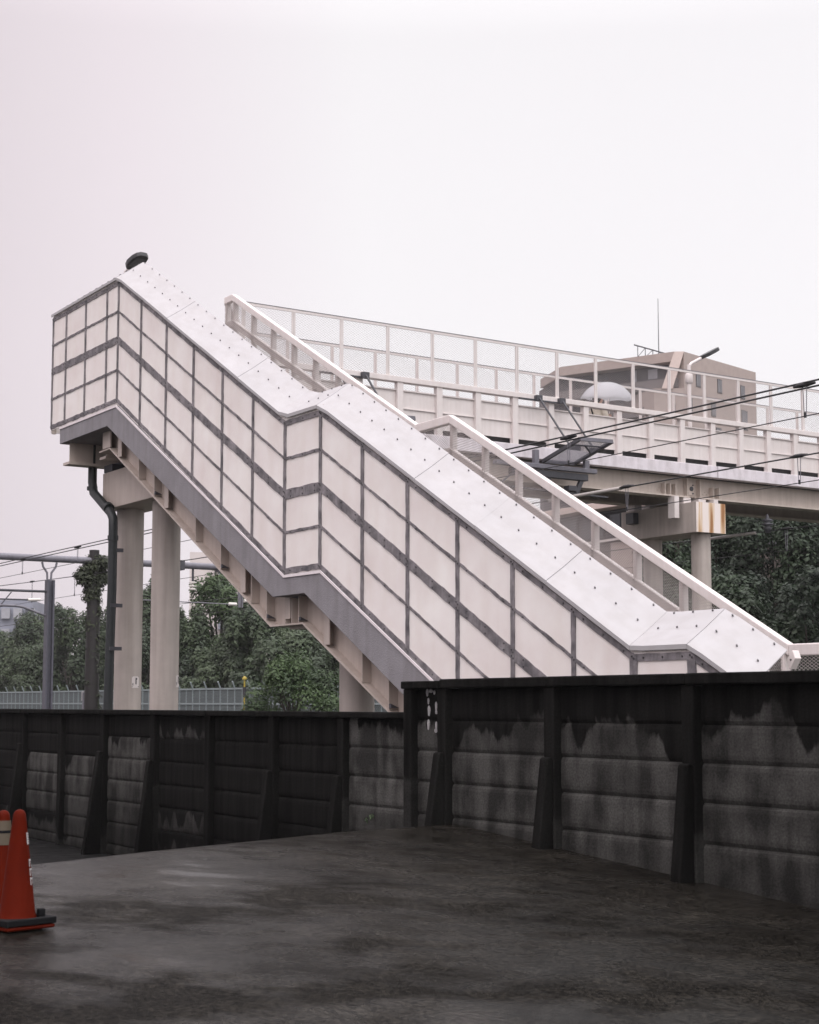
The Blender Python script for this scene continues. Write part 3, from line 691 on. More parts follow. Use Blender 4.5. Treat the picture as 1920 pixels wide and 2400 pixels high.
# ------------------------------------------------------------------ protective trays hung from the bridge
def tray(v0, label):
    t = thing('catenary_guard', label, 'guard tray', (-9.85, v0 + .4, 4.74), 'guard trays hung below the footbridge')
    A = Vector((-9.86, v0, 4.735)); B = Vector((-8.70, v0, 5.02)); Dv = Vector((0, .80, .02))
    for p, q in ((A, B), (B, B + Dv), (B + Dv, A + Dv), (A + Dv, A)):
        m = MB(); m.bar(p, q, .05, .07); m.build('frame', M_gun if abs((q - p).y) < .1 else M_gunl, t)
    m = MB(); n = 26
    for s_ in (1, -1):
        for i in range(-18, n + 18):
            a = i / n; b_ = a + s_ * .62
            ta, tb = 0., 1.
            lo, hi = sorted(((0 - a) / (b_ - a), (1 - a) / (b_ - a))); ta, tb = max(0, lo), min(1, hi)
            if tb - ta < .03: continue
            f = lambda t_: A + (B - A) * (a + (b_ - a) * t_) + Dv * t_
            m.bar(f(ta), f(tb), .004, .006)
    m.build('wire_mesh', M_gunl, t)
    for dv in (-.12, .46):
        m = MB(); m.tube([(-9.80, v0 + dv, 5.98), (-9.05, v0 + dv + .12, 4.98)], .02, 8); m.build('stay_rod', M_gun, t)
        m = MB(); m.box(-9.872, -9.78, v0 + dv - .07, v0 + dv + .07, 5.92, 6.03); m.bar((-9.86, v0 + dv - .45, 5.94), (-9.86, v0 + dv + .05, 5.94), .03, .03); m.build('clamp', M_gun, t)
    m = MB(); m.bar(A + (B - A) * .45 + Dv, A + (B - A) * .75 + Dv * .45, .03, .03); m.bar(A + (B - A) * .75, A + (B - A) * .75 + Dv, .03, .03); m.build('cross_bar', M_gun, t)
    return t
tray(9.55, 'dark mesh guard tray on stay rods in front of the footbridge beside the umbrella')
tray(4.97, 'dark mesh guard tray mostly hidden behind the stairway coping')
cb = thing('catenary_bracket', 'dark steel bracket carrying the overhead wire under the footbridge', 'bracket', (-9.6, 9.6, 4.1))
m = MB(); m.box(-9.68, -9.56, 8.2, 10.69, 4.54, 4.63); bevel(m.build('upper_beam', M_gunl, cb), .01)
m = MB(); m.box(-9.72, -9.60, 8.6, 10.49, 4.385, 4.52); bevel(m.build('lower_beam', M_gun, cb), .01)
for v in (9.19, 10.45):
    m = MB(); m.box(-9.66, -9.58, v - .055, v + .055, 4.632, 4.90 if v < 10 else 4.79); m.build('hanger', M_gunl, cb)
m = MB(); m.bar((-9.66, 10.35, 4.384), (-9.66, 10.22, 4.13), .07, .09); m.bar((-9.66, 9.55, 4.384), (-9.66, 9.35, 4.20), .07, .09); m.build('leg', M_gun, cb)
m = MB(); m.box(-9.74, -9.58, 9.98, 10.18, 4.16, 4.26); m.build('insulator_block', M_gun, cb)
m = MB(); m.bar((-9.66, 8.6, 4.14), (-9.66, 11.0, 4.10), .10, .03); m.bar((-9.66, 8.7, 4.45), (-9.66, 8.0, 3.9), .03, .03); m.build('lower_plate', M_gun, cb)

# ------------------------------------------------------------------ overhead lines
def catenary(v, zm, zc, rm, pair, drops, label, us=(-95, 16), sleeves=(), sag=0):
    t = thing('overhead_line', label, 'overhead wire', (0, v, zc), 'overhead lines along the railway')
    def zz(u): return zm + sag * ((u + 10) / 22.0) ** 2
    n = 24
    U_ = [us[0] + (us[1] - us[0]) * i / n for i in range(n + 1)]
    for dv, dz in (((-.03, .03), (.03, -.03)) if pair else ((0, 0),)):
        m = MB(); m.tube([(u, v + dv, zz(u) + dz) for u in U_], rm, 6); m.build('messenger_wire', M_wire, t)
    m = MB(); m.tube([(u, v, zc) for u in U_], .0075, 6); m.build('contact_wire', M_wire, t)
    for u in drops:
        m = MB(); m.tube([(u - .16, v - .03, zz(u) + .0), (u - .05, v - .03, zz(u) + .005), (u + .05, v, zz(u) + .01), (u + .16, v + .03, zz(u) + .015)], [.016, .034, .034, .016], 8); m.build('clamp', M_wire, t)
        m = MB(); m.tube([(u - .03, v, zz(u)), (u - .015, v, zc)], .006, 5); m.tube([(u + .04, v, zz(u)), (u + .02, v, zc)], .006, 5); m.tube([(u, v, zc - .02), (u, v, zc + .05)], .02, 6, 1); m.build('dropper', [M_gunl, M_wire], t)
    for a, b_, z in sleeves:
        m = MB(); m.tube([(a, v - .0, z), (b_, v, z)], .034, 10); m.build('insulating_sleeve', M_ins2, t)
    return t
catenary(6.0, 4.13, 3.725, .013, True, [.24, -4.65, -25.4, -29.7, -36], 'thick double overhead cable with droppers, nearest of the lines')
catenary(9.5, 3.925, 3.512, .013, False, [-3.14, -7.32, -34.66, -38.69], 'single overhead cable with grey sleeve, middle of the three lines', sleeves=[(-9.6, -7.43, 3.925)], sag=.17)
catenary(16.0, 3.76, 3.29, .011, False, [-9.6], 'thin farthest overhead line passing in front of the dark trees', sleeves=[(-12.4, -10.5, 3.757)], us=(-95, 14))
ins = thing('line_insulator', 'black ribbed insulator hanging under the footbridge before the dark trees', 'insulator', (-10.14, 16, 3.7))
m = MB(); m.lathe((-10.14, 16, 3.72), [(.02, .0), (.06, .015), (.07, .08), (.10, .11), (.045, .15), (.125, .18), (.125, .21), (.045, .235), (.125, .27), (.11, .30), (.04, .33), (.02, .42)], 16); m.build('discs', M_gun, ins)

# gantry across the tracks on the left
gn_ = thing('gantry', 'horizontal tubular gantry beam over the tracks with hanging insulators', 'gantry', (-33, 12, 4.3))
m = MB(); m.tube([(-33, -8, 4.48), (-33, 9.3, 4.52), (-33, 24, 4.53)], .11, 14); m.build('beam', M_gunl, gn_)
m = MB()
for s_ in (-1, 1): m.tube([(-33, 8.02 + s_ * .24, 4.40), (-33, 8.02 + s_ * .2, 4.25), (-33, 8.02 + s_ * .07, 4.07), (-33, 8.02 + s_ * .055, 3.80)], .035, 8)
m.build('yoke', M_gunl, gn_)
for v in (12.5, 13.9):
    m = MB(); m.box(-33.15, -32.85, v - .09, v + .09, 4.36, 4.68); m.build('clamp', M_gun, gn_)
m = MB(); m.tube([(-33, 12.95, 4.43), (-33, 12.95, 4.0)], .04, 8); m.lathe((-33, 12.95, 3.7), [(.03, 0), (.1, .02), (.1, .08), (.03, .09), (.03, .12), (.13, .13), (.13, .16), (.03, .17), (.03, .24), (.13, .25), (.13, .28), (.03, .3)], 14, 1); m.build('insulator', [M_gun, M_insul], gn_)
m = MB(); m.tube([(-33, 11.2, 3.33), (-33, 14.28, 3.30)], .018, 8); m.build('pull_off_rod', M_gunl, gn_)
for a, b_, z in ((14.28, 14.56, 3.305), (14.85, 15.2, 3.43)):
    m = MB(); m.tube([(-33, a, z), (-33, b_, z)], .055, 12); m.build('insulator', M_insul, gn_)
m = MB(); m.box(-33.05, -32.95, 14.64, 14.70, 3.2, 3.9); m.box(-33.05, -32.95, 14.74, 14.79, 3.2, 3.9); m.build('drop_bracket', M_gunl, gn_)
pole = thing('ivy_pole', 'dark pole smothered in ivy, standing under the gantry beam', 'pole', (-33, 9.5, GZ))
m = MB(); m.tube([(-33, 9.5, GZ), (-33, 9.5, 4.15)], [.25, .20], 14); m.tube([(-33, 9.5, 4.15), (-33, 9.5, 4.86)], .16, 14); m.build('pole', M_hair, pole)
sp_ = thing('steel_mast', 'grey steel mast with bracket arms reaching left under the gantry', 'mast', (-33, 8.05, GZ))
m = MB(); m.prismz([(-33.13, 7.93), (-32.87, 7.93), (-32.87, 7.985), (-32.97, 7.985), (-32.97, 8.115), (-32.87, 8.115), (-32.87, 8.17), (-33.13, 8.17)], GZ, 3.84)
m.build('column', M_mast, sp_)
m = MB(); m.tube([(-33, 4.5, 3.46), (-33, 7.95, 3.48)], .04, 8); m.build('bracket_arm', M_gun, sp_)
m = MB(); m.tube([(-33, 4.5, 3.18), (-33, 7.35, 3.20)], .025, 8); m.build('bracket_arm', M_gun, sp_)
m = MB(); m.tube([(-33, 7.35, 3.2), (-33, 7.75, 3.22)], .05, 10); m.build('insulator', M_insul, sp_)
m = MB(); m.tube([(-33, 4.5, 2.99), (-33, 6.95, 3.0), (-33, 7.2, 2.97), (-33, 7.95, 2.72)], .04, 8); m.build('bracket_arm', M_gunl, sp_)
m = MB(); m.bar((-33, 6.82, 3.42), (-33, 6.5, 3.02), .03, .03); m.bar((-33, 6.85, 3.42), (-33, 6.85, 3.02), .03, .03); m.build('brace', M_gun, sp_)

# ------------------------------------------------------------------ street lamps
def lamp(name, label, base, polez, arm, head_dir, pole_r=.045):
    t = thing(name, label, 'street lamp', base)
    u, v, z = base; A = Vector((u, v, polez)); hd = Vector(head_dir).normalized()
    m = MB(); m.tube([(u, v, z), (u, v, polez)], [pole_r * 1.25, pole_r], 12); m.build('pole', M_white, t)
    m = MB(); m.lathe((u, v, z), [(.0, 0), (.13, 0), (.13, .05), (.09, .09), (.09, .35), (.06, .40)], 16); m.build('base', M_white, t)
    m = MB(); m.lathe((u, v, polez - .45), [(.05, 0), (.085, .03), (.085, .22), (.05, .26)], 14); m.build('collar', M_white, t)
    B_ = A + hd * arm
    m = MB(); m.tube([A - Vector((0, 0, .05)), A + hd * .08, B_], .038, 10); m.build('arm', M_white, t)
    side = hd.cross(Vector((0, 0, 1))).normalized(); upn = side.cross(hd)
    prof = [(0, .06), (.06, .11), (.18, .15), (.36, .15), (.47, .12), (.53, .06)]
    top = [B_ + hd * a + side * w_ + upn * .055 for a, w_ in prof] + [B_ + hd * a - side * w_ + upn * .055 for a, w_ in prof[::-1]]
    bot = [B_ + hd * a + side * w_ * .96 - upn * .03 for a, w_ in prof] + [B_ + hd * a - side * w_ * .96 - upn * .03 for a, w_ in prof[::-1]]
    n = len(top); m = MB(); m.add(top + bot, [tuple(range(n)), tuple(range(2 * n - 1, n - 1, -1))] + [(i, (i + 1) % n, (i + 1) % n + n, i + n) for i in range(n)])
    h_ = bevel(m.build('lamp_head', M_lamp, t), .012)
    lens = [B_ + hd * a + side * w_ - upn * .036 for a, w_ in ((.14, .10), (.42, .09))] + [B_ + hd * a - side * w_ - upn * .036 for a, w_ in ((.42, .09), (.14, .10))]
    m = MB(); m.add(lens + [p + upn * .02 for p in lens], [(0, 1, 2, 3), (0, 4, 5, 1), (1, 5, 6, 2), (2, 6, 7, 3), (3, 7, 4, 0)]); m.build('lens', M_lens, sub(t, h_))
lamp('street_lamp', 'dark lamp head on a white post above the footbridge screens', (-11.93, 15.43, 4.872), 7.74, .38, (.10, .55, .30))
lamp('street_lamp', 'dark lamp head peeping over the top of the stairway', (-11.56, 1.46, 4.56), 7.73, .10, (.90, .12, .24))

# ------------------------------------------------------------------ person with umbrella on the bridge
PU, PVv, PZ = -11.05, 11.98, 4.872
ps = thing('person', 'person in a cream jacket with black bag under a clear umbrella on the footbridge', 'person', (PU, PVv, PZ))
def skin(name, m, parent, verts, edges, radii, lv=2):
    me = bpy.data.meshes.new(name); o0 = parent['_o']
    me.from_pydata([(a - o0[0], b_ - o0[1], c - o0[2]) for a, b_, c in verts], edges, [])
    o = bpy.data.objects.new(name, me); col.objects.link(o); o.parent = parent['_p']
    sm = o.modifiers.new('skin', 'SKIN'); sm.use_smooth_shade = True
    for sv, r_ in zip(me.skin_vertices[0].data, radii): sv.radius = r_ if isinstance(r_, tuple) else (r_, r_)
    me.skin_vertices[0].data[0].use_root = True
    ss = o.modifiers.new('subsurf', 'SUBSURF'); ss.levels = lv; ss.render_levels = lv
    me.materials.append(m)
    return o
# walking away to the right along the bridge (+v); right hand holds the shaft in front of the chest
def P(f, s, h): return (PU + s, PVv + f, PZ + h)
bv = [P(0, 0, .90), P(0, 0, 1.05), P(.01, 0, 1.25), P(.01, 0, 1.38), P(.02, 0, 1.45), P(.03, 0, 1.53), P(.035, 0, 1.60),
      P(0, .09, .86), P(.10, .10, .48), P(.16, .10, .09), P(.27, .10, .03),
      P(0, -.09, .86), P(.02, -.10, .47), P(-.16, -.10, .10), P(-.05, -.10, .03),
      P(0, .17, 1.36), P(.03, .22, 1.12), P(.22, .10, 1.16), P(.27, .07, 1.20),
      P(0, -.17, 1.36), P(-.05, -.22, 1.11), P(.05, -.21, .88), P(.08, -.20, .80)]
be = [(0, 1), (1, 2), (2, 3), (3, 4), (4, 5), (5, 6), (0, 7), (7, 8), (8, 9), (9, 10), (0, 11), (11, 12), (12, 13), (13, 14), (3, 15), (15, 16), (16, 17), (17, 18), (3, 19), (19, 20), (20, 21), (21, 22)]
br = [(.13, .11), (.12, .10), (.15, .11), (.13, .09), .05, (.075, .09), (.07, .085), .085, .055, .04, .035, .085, .055, .04, .035, .06, .045, .035, .03, .06, .045, .035, .03]
skin('body', M_skin, ps, bv, be, br)
jv = [P(0, 0, .80), P(0, 0, 1.05), P(.01, 0, 1.25), P(.01, 0, 1.40), P(0, .17, 1.36), P(.03, .225, 1.12), P(.20, .11, 1.155), P(0, -.17, 1.36), P(-.05, -.225, 1.11), P(.05, -.21, .90)]
skin('jacket', M_coat, ps, jv, [(0, 1), (1, 2), (2, 3), (3, 4), (4, 5), (5, 6), (3, 7), (7, 8), (8, 9)], [(.165, .145), (.15, .13), (.175, .135), (.13, .10), .075, .058, .045, .075, .058, .045])
tv = [P(0, 0, .92), P(0, .09, .84), P(.10, .10, .48), P(.16, .10, .11), P(0, -.09, .84), P(.02, -.10, .47), P(-.16, -.10, .12)]
skin('trousers', M_trous, ps, tv, [(0, 1), (1, 2), (2, 3), (0, 4), (4, 5), (5, 6)], [(.15, .12), .10, .072, .055, .10, .072, .055])
hv = [P(-.02, 0, 1.64), P(-.05, 0, 1.55), P(-.06, 0, 1.45)]
skin('hair', M_hair, ps, hv, [(0, 1), (1, 2)], [(.115, .115), (.105, .10), (.08, .06)])
m = MB(); m.bar(P(.15, -.06, 1.34), P(.13, .14, .85), .035, .012, up=(1, 0, 0)); m.bar(P(-.15, -.06, 1.36), P(-.14, .14, .85), .035, .012, up=(1, 0, 0)); m.build('bag_strap', M_strap, ps)
m = MB(); m.box(PU + .16, PU + .26, PVv - .14, PVv + .16, PZ + .70, PZ + .98); bevel(m.build('bag', M_strap, ps), .03)
m = MB()
for i, (a, ln) in enumerate(((-.03, .06), (-.01, .07), (.01, .068), (.03, .055))):
    m.tube([P(.28, .06, 1.21 + a), P(.315, .045, 1.215 + a), P(.31, .02, 1.21 + a), P(.28, .015, 1.205 + a)], [.010, .010, .009, .007], 7)
m.tube([P(.26, .05, 1.24), P(.275, .015, 1.26), P(.295, .01, 1.25)], [.012, .011, .008], 7)
m.build('fingers', M_skin, ps)
um = thing('umbrella', 'large clear dome umbrella held over the person on the footbridge', 'umbrella', (-11.02, 11.74, 6.07))
uc = Vector((-11.02, 12.20, 6.42)); UA = Vector((.16, -.06, 1)).normalized()
def ucan():
    m = bpy.data.materials.new('clear_vinyl'); m.use_nodes = True; n_ = m.node_tree.nodes; l_ = m.node_tree.links
    b = n_['Principled BSDF']; b.inputs['Base Color'].default_value = (.72, .72, .75, 1); b.inputs['Roughness'].default_value = .15
    tl = n_.new('ShaderNodeBsdfTranslucent'); tl.inputs[0].default_value = (.80, .80, .83, 1)
    mx_ = n_.new('ShaderNodeMixShader'); mx_.inputs[0].default_value = .55; l_.new(b.outputs[0], mx_.inputs[1]); l_.new(tl.outputs[0], mx_.inputs[2])
    t_ = n_.new('ShaderNodeBsdfTransparent'); m2 = n_.new('ShaderNodeMixShader'); m2.inputs[0].default_value = .66
    l_.new(t_.outputs[0], m2.inputs[1]); l_.new(mx_.outputs[0], m2.inputs[2]); l_.new(m2.outputs[0], n_['Material Output'].inputs[0])
    return m
m = MB(); NR, NS = 10, 8
vs = []; Rr, Hh = .585, .39
def updir(k, t):
    a = 2 * math.pi * k / 32; seg = (k % 4) / 4.0; sc_ = 1 - .05 * t * math.sin(seg * math.pi)
    th = t * R(64); rr_ = Rr * math.sin(th) / math.sin(R(64))
    return Vector((rr_ * math.cos(a) * sc_, rr_ * math.sin(a) * sc_, Hh * (math.cos(th) - math.cos(R(64))) / (1 - math.cos(R(64))) + .03 * t * math.sin(seg * math.pi)))
q_ = Vector((0, 0, 1)).rotation_difference(UA)
for i in range(NR + 1):
    for k in range(32): vs.append(uc + q_ @ updir(k, i / NR))
m.add(vs, [(i * 32 + k, i * 32 + (k + 1) % 32, (i + 1) * 32 + (k + 1) % 32, (i + 1) * 32 + k) for i in range(NR) for k in range(32)], 0, True)
o = m.build('canopy', ucan(), um); sdf = o.modifiers.new('thick', 'SOLIDIFY'); sdf.thickness = .002
m = MB(); m.tube([uc + UA * .40, uc + UA * .33, (PU + .03, PVv + .29, PZ + 1.05)], [.006, .008, .008], 8); m.build('shaft', M_white, um)
for k in range(0, 32, 4):
    m = MB(); m.tube([uc + q_ @ (updir(k, i / 6) * .985) for i in range(7)], .004, 5); m.build('rib', M_gunl, um)
m = MB(); m.tube([(PU + .03, PVv + .29, PZ + 1.10), (PU + .03, PVv + .29, PZ + 1.02), (PU + .03, PVv + .32, PZ + .98), (PU + .03, PVv + .35, PZ + 1.02)], .012, 8); m.build('handle', M_strap, um)

# ------------------------------------------------------------------ traffic cones
def cone(u, v, rot, label, band=None, marks=True, H=.64):
    z = zpave(u, v)
    t = thing('traffic_cone', label, 'traffic cone', (u, v, z), 'orange traffic cones')
    m = MB(); b_ = .155; c = [(math.cos(rot + math.pi / 4 + i * math.pi / 2) * b_ * 1.414, math.sin(rot + math.pi / 4 + i * math.pi / 2) * b_ * 1.414) for i in range(4)]
    m.prismz([(u + x * .97, v + y * .97) for x, y in c], z - .0, z + .022); bevel(m.build('base', M_cone, t), .01)
    # ring weight: square plate with a round hole
    ni = 24; vs = []; n4 = 24
    for zz_ in (z + .024, z + .060):
        for i in range(ni):
            a = 2 * math.pi * i / ni; mm = max(abs(math.cos(a)), abs(math.sin(a))); 
            x, y = math.cos(a) / mm * b_, math.sin(a) / mm * b_
            vs.append((u + x * math.cos(rot) - y * math.sin(rot), v + x * math.sin(rot) + y * math.cos(rot), zz_))
        for i in range(ni):
            a = 2 * math.pi * i / ni + rot; vs.append((u + .122 * math.cos(a), v + .122 * math.sin(a), zz_))
    fs = []
    for i in range(ni):
        j = (i + 1) % ni; fs += [(48 + i, 48 + j, 72 + j, 72 + i), (i, 48 + i, 48 + j, j), (24 + i, 24 + j, 72 + j, 72 + i), (i, j, 24 + j, 24 + i)]
    m = MB(); m.add(vs, fs)
    a = rot + .9
    m.box(u + .128 * math.cos(a) - .02, u + .128 * math.cos(a) + .02, v + .128 * math.sin(a) - .02, v + .128 * math.sin(a) + .02, z + .06, z + .10)
    bevel(m.build('weight', M_rubber, t), .006)
    prof = [(.119, .022), (.116, .032), (.106, .055), (.101, .07), (.096, .085), (.042, .60), (.036, .655), (.033, .675), (.024, .692), (.010, .70), (0.001, .701)]
    prof = [(r_, h_ if h_ < .09 else .085 + (h_ - .085) * (H - .085) / .615) for r_, h_ in prof]
    def rad(h): return .096 + (.042 - .096) * (h - .085) / (.515 * (H - .085) / .615)
    m = MB(); m.lathe((u, v, z), prof, 36); m.build('cone_body', M_cone, t)
    if band:
        m = MB(); m.lathe((u, v, z), [(rad(band[0]) + .002, band[0]), (rad(band[1]) + .002, band[1])], 36); m.build('reflective_band', M_band, t)
        m = MB(); m.lathe((u, v, z), [(rad(band[1] - .07) + .003, band[1] - .07), (rad(band[1] - .055) + .004, band[1] - .0625), (rad(band[1] - .055) + .003, band[1] - .055)], 36); m.build('tie', M_rubber, t)
    if marks:
        m = MB()
        def dab(a0, a1, h0, h1):
            n = 3; vs = []
            for i in range(n + 1):
                a = a0 + (a1 - a0) * i / n
                for h in (h0, h1): vs.append((u + (rad(h) + .002) * math.cos(a), v + (rad(h) + .002) * math.sin(a), z + h))
            m.add(vs, [(2 * i, 2 * i + 2, 2 * i + 3, 2 * i + 1) for i in range(n)])
        c0 = R(56)
        for k, h in enumerate((.505, .492, .479, .466, .453)): dab(c0 - .38, c0 + .38, h, h + .007)
        dab(c0 - .38, c0 - .2, .45, .515); dab(c0 - .02, c0 + .1, .45, .515)
        for k in range(3):
            h = .36 - k * .05; dab(c0 - .3, c0 + .3, h, h + .01); dab(c0 - .3, c0 - .2, h - .03, h + .012); dab(c0, c0 + .07, h - .03, h + .01)
        m.build('lettering', M_lettr, t)
    return t
cone(5.84, -6.38, R(12), 'orange traffic cone with white lettering and black base weight, nearest the pavement centre')
cone(5.404, -6.322, R(-7.5), 'orange traffic cone with a beige band and dark tie, half out of the frame', band=(.385, .522), marks=False, H=.58)

# ------------------------------------------------------------------ lineside fence
FV = 20.0
fn = thing('boundary_fence', 'pale green mesh boundary fence along the far side of the tracks', 'fence', (-50, FV, GZ))
m = MB()
fz1 = .60
for k in range(48):
    u = -93 + k * 1.33
    m = MB(); m.bar((u, FV, GZ), (u, FV, fz1 - .02), .06, .06, up=(1, 0, 0)); m.bar((u, FV, fz1 - .02), (u + .06, FV - .16, fz1 + .30), .05, .05, up=(1, 0, 0)); m.build('fence_post', M_fence, fn)
for z in (fz1, fz1 - .62, -1.6):
    m = MB(); m.box(-93, -29.2, FV - .03, FV + .03, z - .035, z + .035); m.build('fence_rail', M_fence, fn)
m = MB()
for k in range(47):
    u = -93 + k * 1.33
    m = MB(); meshwires(m, u + .03, u + 1.30, lambda x: -1.95, lambda x: fz1 - .03, FV + .01, .12, 1.0, .03); m.build('wire_mesh', M_fmesh, fn)
    m = MB(); m.box(u + .64, u + .69, FV - .02, FV + .02, -1.9, fz1 - .04); m.build('fence_bar', M_fence, fn)
ym = thing('marker_post', 'yellow and black marker post beside the leafy bush', 'post', (-42.57, 19.8, GZ))
m = MB(); m.tube([(-42.57, 19.8, GZ), (-42.57, 19.8, .95)], .035, 8); m.build('post', M_yel, ym)
m = MB(); m.tube([(-42.57, 19.8, .25), (-42.57, 19.8, .65)], .075, 8); m.lathe((-42.57, 19.8, .95), [(.09, 0), (.1, .06), (.02, .14)], 10, 1); m.build('lamp_head', [M_frame, M_yel], ym)
wp = MB(); wp.box(-34.1, -34.0, 9.62, 9.75, GZ, .35); wp.box(-34.12, -34.08, 9.60, 9.78, .08, .38, 1); o = wp.build('distance_marker', [M_gunl, M_lettr]); tag(o, 'small white lineside marker at the foot of the ivy pole', 'marker')

# ------------------------------------------------------------------ foliage
def leaves(name, parent, m, clumps, n, size, seed, droop=.35, flat=.55):
    """leaf faces scattered through the clumps (centre, radii); the tone attribute varies per clump and leaf"""
    g = np.random.default_rng(seed); o0 = np.array(parent['_o']); P_, Nn, T_ = [], [], []
    wts = np.array([c[1][0] * c[1][1] + c[1][2] * c[1][0] for c in clumps]); wts = wts / wts.sum()
    for (c, rr), wt in zip(clumps, wts):
        k = max(8, int(n * wt)); base = g.uniform(.15, .75)
        q = g.normal(size=(k, 3)); q /= np.linalg.norm(q, axis=1)[:, None] + 1e-9
        flip = (q[:, 2] < -.45) & (g.random(k) < .6); q[flip, 2] *= -.5
        lump = 1 + .16 * np.sin(q[:, 0] * 5 + seed + c[0]) * np.sin(q[:, 1] * 6 + c[1]) + .10 * np.sin(q[:, 2] * 9 + c[2] * 3)
        q = q * ((1 - np.abs(g.normal(0, .2, k))) * g.uniform(.85, 1.06, k) * lump)[:, None]
        P_.append(np.array(c) + q * np.array(rr)); nn = q * np.array([1, 1, flat]) + np.array([0, 0, .55]) + g.normal(0, .26, (k, 3))
        Nn.append(nn); T_.append(np.clip(base + g.normal(0, .12, k), 0, 1))
    P_ = np.concatenate(P_) - o0; Nn = np.concatenate(Nn); T_ = np.concatenate(T_); k = len(P_)
    Nn /= np.linalg.norm(Nn, axis=1)[:, None] + 1e-9
    t = np.cross(Nn, g.normal(0, 1, (k, 3)) - np.array([0, 0, droop])); t /= np.linalg.norm(t, axis=1)[:, None] + 1e-9
    b_ = np.cross(Nn, t); sz = size * g.uniform(.6, 1.35, k)[:, None]; w_ = sz * g.uniform(.5, .8, k)[:, None]
    V_ = np.stack([P_ - t * sz * .5, P_ + b_ * w_ * .5, P_ + t * sz * .7 - np.array([0, 0, 1]) * droop * sz * .5, P_ - b_ * w_ * .5], 1).reshape(-1, 3)
    me = bpy.data.meshes.new(name); me.vertices.add(4 * k); me.vertices.foreach_set('co', V_.ravel())
    me.loops.add(4 * k); me.loops.foreach_set('vertex_index', np.arange(4 * k, dtype=np.int32))
    me.polygons.add(k); me.polygons.foreach_set('loop_start', np.arange(0, 4 * k, 4, dtype=np.int32)); me.update(calc_edges=True)
    at = me.attributes.new('tone', 'FLOAT', 'FACE'); at.data.foreach_set('value', T_.astype(np.float32))
    me.materials.append(m); o = bpy.data.objects.new(name, me); col.objects.link(o); o.parent = parent['_p']
    return o
def crown_clumps(rg, c, rx, ry, rz, n, k=.40):
    out_ = []
    for i in range(n):
        a = rg.uniform(0, 2 * math.pi); el = rg.uniform(-.75, 1.0); ce = math.sqrt(max(0, 1 - el * el)); f = rg.uniform(.55, .95)
        s = rg.uniform(.55, 1.2) * k * (24 / n) ** .33
        out_.append(((c[0] + math.cos(a) * ce * rx * f, c[1] + math.sin(a) * ce * ry * f, c[2] + el * rz * f), (rx * s, ry * s, rz * s * .8)))
    return out_
def tree(x, y, h, rx, label, seed, n=5200, size=.26, m=None, name='tree', group=None, clumps=22, low=.12, cat='tree'):
    u, v = xy2uv(x, y); rg = random.Random(seed)
    t = thing(name, label, cat, (u, v, GZ), group)
    rz = h * (1 - low) / 2; c = (u, v, GZ + h * low + rz)
    cl = crown_clumps(rg, c, rx, rx, rz, clumps)
    mb_ = MB(); mb_.tube([(u, v, GZ - .05), (u + rg.uniform(-.2, .2), v, GZ + h * .25), (u + rg.uniform(-.3, .3), v + rg.uniform(-.3, .3), GZ + h * .6)], [h * .026, h * .02, h * .011], 8)
    mb_.build('trunk', M_trunk, t)
    mb_ = MB()
    for q in cl[::2]:
        z0 = GZ + h * rg.uniform(.2, .45); p1 = Vector(q[0]); p0 = Vector((u, v, z0)); mid = (p0 + p1) / 2 + Vector((0, 0, -.1 * h * .2))
        mb_.tube([p0, mid, p1], [h * .011, h * .007, h * .003], 6)
    mb_.build('limbs', M_trunk, t)
    leaves('crown', t, m or M_leaf, cl, n, size, seed + 100)
    return t
def px(x, Y): return (x - 960) / 3694 * Y
BG = 'trees beyond the tracks on the left'
for i, (x, ytop, Y, wpx, lab) in enumerate([
    (-40, 1440, 112, 150, 'dark broad tree at the left picture edge before the blue-grey building'),
    (70, 1425, 105, 130, 'dark green tree just left of the steel mast'),
    (175, 1392, 98, 140, 'rounded green tree between the steel mast and the ivy pole'),
    (285, 1385, 92, 120, 'green tree seen between the ivy pole and the drain pipe'),
    (365, 1355, 89, 120, 'green tree showing between the two pier columns'),
    (440, 1415, 79, 110, 'low dark tree below the insulator just right of the pier columns'),
    (520, 1322, 82, 170, 'tallest light green tree under the upper flight, in front of the pale block'),
    (610, 1400, 74, 150, 'deep green tree directly below the middle landing'),
    (720, 1430, 72, 160, 'dark tree behind the leafy bush and the single column'),
    (850, 1440, 70, 160, 'dark tree mostly hidden behind the lower flight')]):
    h = (1648 - ytop) / 3694 * Y + 2.05
    tree(px(x, Y), Y, h, wpx * .56 / 3694 * Y, lab, 11 + i, 26000, .17, M_leafb if i in (6,) else M_leaf, group=BG, low=.04, clumps=46)
for i, (x, ytop, Y, wpx, lab) in enumerate([(110, 1500, 100, 170, 'low dark shrub thicket behind the fence by the steel mast'), (330, 1490, 86, 170, 'low dark shrub thicket behind the fence by the pier columns'), (520, 1500, 76, 200, 'low dark shrub thicket behind the fence left of the bush'), (680, 1490, 70, 200, 'low dark shrub thicket behind the leafy bush')]):
    h = (1648 - ytop) / 3694 * Y + 2.05
    tree(px(x, Y), Y, h, wpx * .6 / 3694 * Y, lab, 61 + i, 16000, .17, M_leaf, name='shrub_thicket', group='undergrowth behind the fence', low=0, clumps=30, cat='shrub')
RG = 'trees behind the bridge pier on the right'
